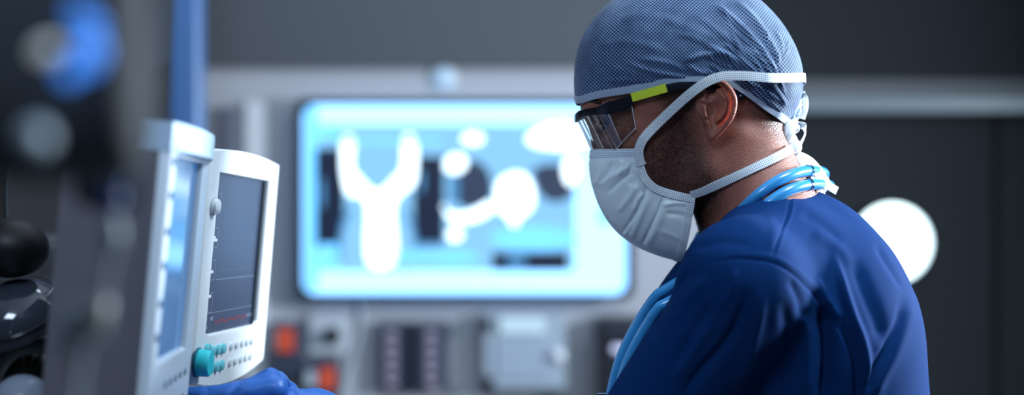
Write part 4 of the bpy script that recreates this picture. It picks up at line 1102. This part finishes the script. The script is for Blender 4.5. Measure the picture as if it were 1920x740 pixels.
# knots and loose ends at the nape
W_ = M['tie_white']
kn = [ellipsoid((1468,256,38), (15,30,18), 14, 5), ellipsoid((1478,280,34), (18,20,18), 30, 5), ellipsoid((1462,290,42), (20,13,14), -30, 5), ellipsoid((1482,238,26), (14,14,14), 0, 4), ellipsoid((1476,268,10), (17,24,22), 0, 5)]
S = gridops(kn, axis(1430, 1.8, 1515), axis(210, 1.8, 320), axis(-30, 1.8, 70)); P_, F_ = nets(axis(1430, 1.8, 1515), axis(210, 1.8, 320), axis(-30, 1.8, 70), S)
nn = vnormals(P_, F_); P_ = P_+nn*(.6*np.sin(P_[:, 0]*.4+P_[:, 1]*.35-P_[:, 2]*.3))[:, None]
np_mesh('tie_knot', P_, F_, mask, W_)
free_ribbon('tie_loop', [(1484,240,30),(1497,234,32),(1504,250,30),(1496,270,28),(1484,284,28)], 13, W_, mask, (0,.2,1), twist=[(-1,.2,.6),(0,1,.5),(1,0,.4),(.6,.6,.5),(0,.2,1)])
free_ribbon('loose_end', [(1482,186,16),(1494,180,20),(1504,184,24),(1506,202,24),(1500,224,22)], 13, W_, mask, (0,0,1), twist=[(0,1,.6),(0,1,.6),(.4,.3,1),(.5,0,1),(.5,0,1)])
free_ribbon('loose_end', [(1486,176,6),(1497,176,10),(1507,176,14)], 9, W_, mask, (0,.6,1))
free_ribbon('loose_end', [(1480,268,12),(1488,286,16),(1496,300,16),(1500,312,14)], 14, W_, mask, (.3,0,1))
GOWN = mat('tie_cream', (.74,.76,.74), .7, bump=(300,.3,.0006), sheen=.3, trans=.0)
free_ribbon('collar_tie', [(1466,312,52),(1488,300,48),(1512,308,44),(1532,330,40),(1546,352,36)], 36, GOWN, mask, (.7,-.5,.7))
free_ribbon('collar_tie', [(1500,316,24),(1520,336,26),(1536,360,24),(1540,384,20)], 26, GOWN, mask, (.8,-.3,.6))
free_ribbon('collar_tie', [(1526,336,44),(1542,347,46),(1560,358,46)], 19, W_, mask, (.7,-.2,.8))
for k_ in range(1):
    free_ribbon('gauze_fold', [(1455,316,82),(1474,316,70),(1494,326,58),(1508,344,46)], 22, GOWN, mask, (.4,-.4,1))

# ---- safety glasses
gl = thing('safety_glasses', None, None, loc=(0,0,0)); gl.parent = person
for k_ in ('label', 'category'):
    if k_ in gl: del gl[k_]
plan = np.array([(0,1081),(24,1082),(48,1088),(70,1102),(86,1122),(97,1144),(104,1166),(109,1184)], float)
def lens_surface(w_, r):
    u = np.interp(w_, plan[:, 0], plan[:, 1]); tpx = np.interp(w_, [0,24,48,70,86,97,104,109], [222,218,213,209,206,203,200,196]); bt = np.interp(w_, [0,8,24,48,70,86,97,104,109], [246,262,286,294,292,284,270,254,240])
    slant = np.interp(w_, [0,48,86,109], [38,38,30,14])
    y = tpx+(bt-tpx)*r; return u+slant*((y-tpx)/78), y
nw, nr = 46, 20; W1 = np.r_[np.linspace(-109, 109, 2*nw+1)]; V = []
for w_ in W1:
    for r in np.linspace(0, 1, nr):
        x, y = lens_surface(abs(w_), r); V.append([x, y, w_])
V = np.array(V).reshape(len(W1), nr, 3); V[..., :2] = np.array([960,370])+(V[..., :2]-np.array([960,370]))*(1-np.abs(V[..., 2:3])/DW)
for _ in range(3): V[1:-1] = .5*V[1:-1]+.25*(V[:-2]+V[2:])
i, j = np.meshgrid(np.arange(len(W1)-1), np.arange(nr-1), indexing='ij')
FL = np.stack([i*nr+j, i*nr+j+1, (i+1)*nr+j+1, (i+1)*nr+j], -1).reshape(-1, 4)
lensm = mat('clear_lens', (.93,.97,1.0), .02, trans=1.0, ior=1.5, spec=.6)
lo_ = np_mesh('clear_lens', V.reshape(-1, 3), FL, gl, lensm)
sm = lo_.modifiers.new('thick', 'SOLIDIFY'); sm.thickness = .0012; sm.offset = 0; sm.use_rim = False
rimm = mat('lens_rim', (.80,.90,1.0), .3, spec=.8)
edge = np.vstack([V[:, -1]]); MB().tube(toW(edge), .7/KU, 8).build('lower_rim', rimm, gl, smooth=True)
for s_ in (0, -1): MB().tube(toW(V[s_]), .6/KU, 8).build('side_rim', rimm, gl, smooth=True)
frm = mat('glasses_black', (.005,.007,.014), .3, spec=.35)
topc = V[:, 0]; N = np.zeros_like(topc); N[:, 0] = -1; N[:, 2] = topc[:, 2]/109
ribbon('brow_bar', topc+np.array([-1.0,1.5,0]), N, 13, frm, gl, 5)
for sg in (1, -1):
    def T_(x, y, w_): 
        p = Q(x, y, max(w_, hit(x, y, CORE, 5)[2]+3)); p[2] *= sg; return p
    Pb = np.array([T_(1120,207,88), T_(1140,203,98), T_(1163,196,106), T_(1186,186,110)])
    ribbon('hinge_block', smooth_path(Pb, 5), np.tile([0,0,1.*sg], (16, 1)), 26, frm, gl, 7, taper=np.interp(np.linspace(0, 1, 16), [0,.4,.75,1], [12,24,20,15]))
    Pb = np.array([T_(1185,183,95), T_(1250,164.5,107)]); ribbon('temple_sleeve', smooth_path(Pb, 8), np.tile([0,0,1.*sg], (9, 1)), 15.5, mat('lime', (.55,.66,.035), .4), gl, 7)
    Pb = np.array([T_(1248,165,107), T_(1280,160,113), T_(1320,161,120), T_(1355,167,122), T_(1376,176,117), T_(1393,182,112)]); pp_ = smooth_path(Pb, 6)
    ribbon('temple_arm', pp_, np.tile([0,0,1.*sg], (len(pp_), 1)), 13, frm, gl, 5)
    sphere_mesh('temple_tip_stud', T_(1388,180,119.5), 2.8, mat('stud', (.1,.12,.18), .2, .6), gl)

# ---- scrub shirt
SH = [ellipsoid((1492,598,0), (214,226,285), -12, 70), ellipsoid((1440,800,0), (292,340,262), 0, 90), ellipsoid((1450,1120,0), (236,240,272), 0, 80),
      capsule((1440,450,0), (1500,480,0), 120, 118, 40)]
SH += [capsule((1425,478,130), (SHO[0], SHO[1]-2, SHO[2]), 104, 98, 60), capsule((1460,478,-120), SHR, 104, 98, 60)]
SL_E = tuple(np.array(SHO)+(np.array(ELB)-np.array(SHO))*.80); SR = np.array(SHR); SR_E = tuple(SR+(np.array(ELR)-SR)*.80)
SH += [capsule((SHO[0]-2, SHO[1]+5, SHO[2]), SL_E, 100, 84, 34), capsule(tuple(SR), SR_E, 100, 84, 34)]
# neckline: cut a slanted neck hole
SH += [capsule((1340,330,0), (1408,420,0), 122, 112, 10, 'sub')]
us = axis(960, 8, 1140, 5, 1760); vs = axis(350, 5, 800, 10, 1400); ws = axis(-430, 10, 0, 5, 420)
S = gridops(SH, us, vs, ws); P_, F_ = nets(us, vs, ws, S); P_ = relax(P_, F_, 3, .5)
# subdivide the quads once for crisp folds (linear)
def subdiv(P, F):
    E_ = np.sort(np.concatenate([F[:, [i, (i+1) % 4]] for i in range(4)]), 1); Eu, inv = np.unique(E_, axis=0, return_inverse=True); inv = inv.reshape(4, -1).T
    n = len(P); me_ = (P[Eu[:, 0]]+P[Eu[:, 1]])/2; mf = P[F].mean(1); P2 = np.vstack([P, me_, mf]); e = inv+n; c = np.arange(len(F))+n+len(Eu)
    return P2, np.concatenate([np.stack([F[:, i], e[:, i], c, e[:, (i+3) % 4]], 1) for i in range(4)])
P_, F_ = subdiv(P_, F_); P_ = relax(P_, F_, 3, .5)
nn = vnormals(P_, F_); nn *= np.sign(np.mean((nn*(P_-P_.mean(0))).sum(1)))
pa = P_.copy(); pa[:, 2] = np.abs(pa[:, 2]); x, y = scr(pa)
FOLD = [([(1483,366),(1478,400),(1462,440),(1446,490)], -2.2, 2.5), ([(1489,366),(1484,400),(1468,440),(1452,490)], 1.2, 3),
        ([(1330,494),(1380,486),(1445,492),(1490,515),(1520,545),(1550,585),(1590,640),(1605,680),(1612,760)], -2.4, 2.4), ([(1336,484),(1382,477),(1448,482),(1496,506),(1528,538),(1558,578),(1598,632),(1614,680)], 1.8, 5),
        ([(1545,570),(1552,620),(1552,690),(1545,780)], -26, 13), ([(1572,590),(1596,640),(1608,690),(1610,780)], -9, 8),
        ([(1560,470),(1578,530),(1598,590),(1616,640),(1624,700),(1618,780)], 11, 9), ([(1530,520),(1550,560),(1575,600)], 7, 8),
        ([(1600,480),(1622,540),(1645,600),(1655,650)], -7, 14), ([(1695,540),(1686,600),(1662,655),(1632,710),(1610,760)], -9, 9), ([(1708,545),(1702,600),(1680,660),(1650,715),(1632,770)], 7, 12),
        ([(1640,455),(1665,500),(1695,548)], -4, 6), ([(1520,440),(1560,455),(1600,500)], 4, 12), ([(1500,400),(1540,420),(1580,455)], -3, 10),
        ([(1400,540),(1385,600),(1355,650),(1310,700),(1270,760)], -10, 10), ([(1430,540),(1420,610),(1400,680),(1370,760)], 6, 12), ([(1470,560),(1480,640),(1470,720),(1460,780)], -6, 12), ([(1510,590),(1516,660),(1510,760)], 6, 10),
        ([(1222,640),(1230,600),(1262,545),(1300,505)], -6, 9), ([(1330,520),(1290,560),(1262,610)], 4, 10), ([(1340,560),(1300,620),(1262,690)], -5, 10), ([(1300,470),(1350,455),(1420,460)], -2.5, 8),
        ([(1440,400),(1452,430),(1440,470)], 2, 10), ([(1340,600),(1300,660),(1260,720)], 5, 9), ([(1480,520),(1500,560),(1505,600)], -4, 8), ([(1380,500),(1372,540),(1350,580)], 3, 7)]
nearw = np.clip((pa[:, 2]-10)/60, 0, 1)
hh = creases(x, y, FOLD)*nearw
hh += 1.2*np.sin(P_[:, 0]*.021+P_[:, 1]*.013+1.5*np.sin(P_[:, 2]*.011))*np.sin(P_[:, 1]*.017-P_[:, 2]*.02)*2
P_ = P_+nn*hh[:, None]
P_ = relax(P_, F_, 1, .4)
M['scrub'] = mat('scrub_navy', (.0030,.026,.110), .85, bump=(1400,.25,.0003), spec=.05)
shirt = np_mesh('scrub_shirt', P_, F_, person, M['scrub'])

# ---- trousers and shoes (below the picture)
TR = [ellipsoid((1450,1250,0), (225,190,262), 0, 60)]+mirror([capsule((1450,1330,115), (1440,2150,130), 150, 98, 60), capsule((1440,2150,130), (1465,2850,130), 98, 78, 40)])
us = axis(1180, 14, 1720); vs = axis(1040, 16, 2950); ws = axis(-320, 14, 320)
S = gridops(TR, us, vs, ws); P_, F_ = nets(us, vs, ws, S); np_mesh('scrub_trousers', P_, F_, person, M['scrub'])
for sg in (1, -1):
    SHO_ = [ellipsoid((1400,2945,130*sg), (165,62,74), 0, 20), ellipsoid((1480,2920,130*sg), (78,62,62), 0, 20), ellipsoid((1410,3060,130*sg), (600,82,600), 0, 6, 'sub')]
    a_, b_, c_ = axis(1200, 9, 1600), axis(2840, 7, 3020), axis(130*sg-100, 9, 130*sg+100)
    S = gridops(SHO_, a_, b_, c_); P_, F_ = nets(a_, b_, c_, S); np_mesh('shoe', P_, F_, person, M['rubber'])

# ---- gloves
M['glove'] = mat('glove_nitrile', (.035,.15,.52), .38, spec=.5, bump=(220,.25,.0008))
a_, b_, c_ = axis(340, 3.2, 860), axis(640, 3.2, 960), axis(90, 3.2, 330)
DF = np.array(ELB)-np.array(WRI); go = hand_ops(WRI, 2.6)+[capsule(WRI, tuple(np.array(WRI)+DF*.30), 36, 46, 16)]
S = gridops(go, a_, b_, c_); P_, F_ = nets(a_, b_, c_, S); P_ = relax(P_, F_, 2, .5); nn = vnormals(P_, F_); nn *= np.sign(np.mean((nn*(P_-P_.mean(0))).sum(1)))
x, y = scr(P_)
P_ = P_+nn*(creases(x, y, [([(430,740),(470,712),(505,700)], 3, 3), ([(425,736),(465,706),(500,694)], -3, 3), ([(520,700),(545,720),(570,745)], 2, 5), ([(540,696),(560,712),(590,740)], -1.5, 4), ([(372,716),(384,722),(392,734)], -1.5, 2), ([(402,712),(412,722)], -1.2, 2), ([(418,712),(424,724)], -1, 2)])+.7*np.sin(P_[:, 0]*.12+P_[:, 2]*.1)*np.sin(P_[:, 1]*.15))[:, None]
np_mesh('glove', P_, F_, person, M['glove'])
a_, b_, c_ = axis(WRR[0]-300, 6, WRR[0]+50), axis(WRR[1]-110, 6, WRR[1]+90), axis(WRR[2]-120, 6, WRR[2]+80)
S = gridops(hand_ops(WRR, 2.6, -1), a_, b_, c_); P_, F_ = nets(a_, b_, c_, S); np_mesh('glove', P_, F_, person, M['glove'])

# ---- stethoscope round the neck
st = thing('stethoscope', 'blue double-tubed stethoscope hanging round the surgeon\'s neck', 'stethoscope', loc=(0,0,0))
M['tubing'] = mat('tubing_blue', (.035,.27,.60), .25, spec=.6, coat=.3)
SURF = CORE+SH
SURF = [('add', 1, lambda u, v, w: evalops(CORE, np.stack([u, v, w], -1)), [0]*6), ('add', 1, lambda u, v, w: evalops(SH, np.stack([u, v, w], -1)), [0]*6)]
def steth(pts, r, name, off=None, n1=0):
    P = smooth_path([np.array(p, float) for p in pts], 8); off = off or r+.8
    nk = n1; m = (np.arange(len(P)) < nk)[:, None]
    def push(P):
        a_, b_ = evalops(CORE, P), evalops(SURF, P); ga_, gb_ = grad(CORE, P), grad(SURF, P)
        return P+np.where(m, ga_*np.maximum(0, off-a_)[:, None], gb_*np.maximum(0, off-b_)[:, None])
    for _ in range(8):
        P = push(P); P[1:-1] = .6*P[1:-1]+.2*(P[:-2]+P[2:])
    P = push(P)
    MB().tube(toW(P), r/KU, 16).build(name, M['tubing'], st, smooth=True); return P
def H_(x, y, off=11): return hit(x, y, SURF, off)
def L_(v, w_, off=10): return hitR(v, w_, off, SURF, left=True)
t1 = [(1552,334,-60),(1550,326,-20),Q(1534,320,14)]+[hit(*p, CORE, 10) for p in ((1512,321),(1488,326),(1450,344),(1408,378),(1370,420),(1345,455))]+[Q(1315,500,72)]+[L_(v, w_) for v, w_ in ((550,56),(580,44),(620,38),(665,34),(710,32),(750,30),(860,30))]
t2 = [(1560,352,-60),(1560,348,-20),Q(1544,346,18)]+[hit(*p, CORE, 12) for p in ((1520,346),(1490,352),(1455,370),(1420,400),(1388,432),(1360,470))]+[Q(1325,525,92)]+[L_(v, w_) for v, w_ in ((570,92),(600,84),(640,78),(690,74),(735,72),(790,70),(880,66))]
PT1 = steth(t1, 10.2, 'tube', n1=80); PT2 = steth(t2, 10.2, 'tube', n1=80)
steth([(1552,334,-60),(1500,380,-125),(1420,450,-150),(1330,560,-130),(1250,680,-90),(1190,820,-60)], 9.2, 'tube')
steth([(1560,352,-60),(1510,400,-135),(1430,470,-165),(1340,580,-140),(1260,700,-100),(1190,860,-66)], 9.2, 'tube')
for p, q, r_ in ((PT1[24], PT1[23], 11.6), (PT2[26], PT2[25], 11.6)):
    MB().tube(toW(np.array([p, q])), r_/KU, 20).build('metal_collar', M['chrome'], st, smooth=False, auto=40)
cp = toW(np.array([1110.,900.,52.]))
MB().lathe([(.006,.012),(.021,.008),(.023,0),(.020,-.006)], 'X', cp, 32).build('chest_piece', M['chrome'], st, auto=40)
bd = thing('name_badge', 'silver-edged badge clip at the lower end of the stethoscope tubes', 'badge', loc=tuple(toW(Q(1128,748,84))))
MB().box((0,0,0), (.010,.002,.012), .0006, 2).build('clip', M['chrome'], bd)
MB().box((.012,0,-.035), (.052,.0014,.058), .0006, 2).build('card', M['white_plastic'], bd)
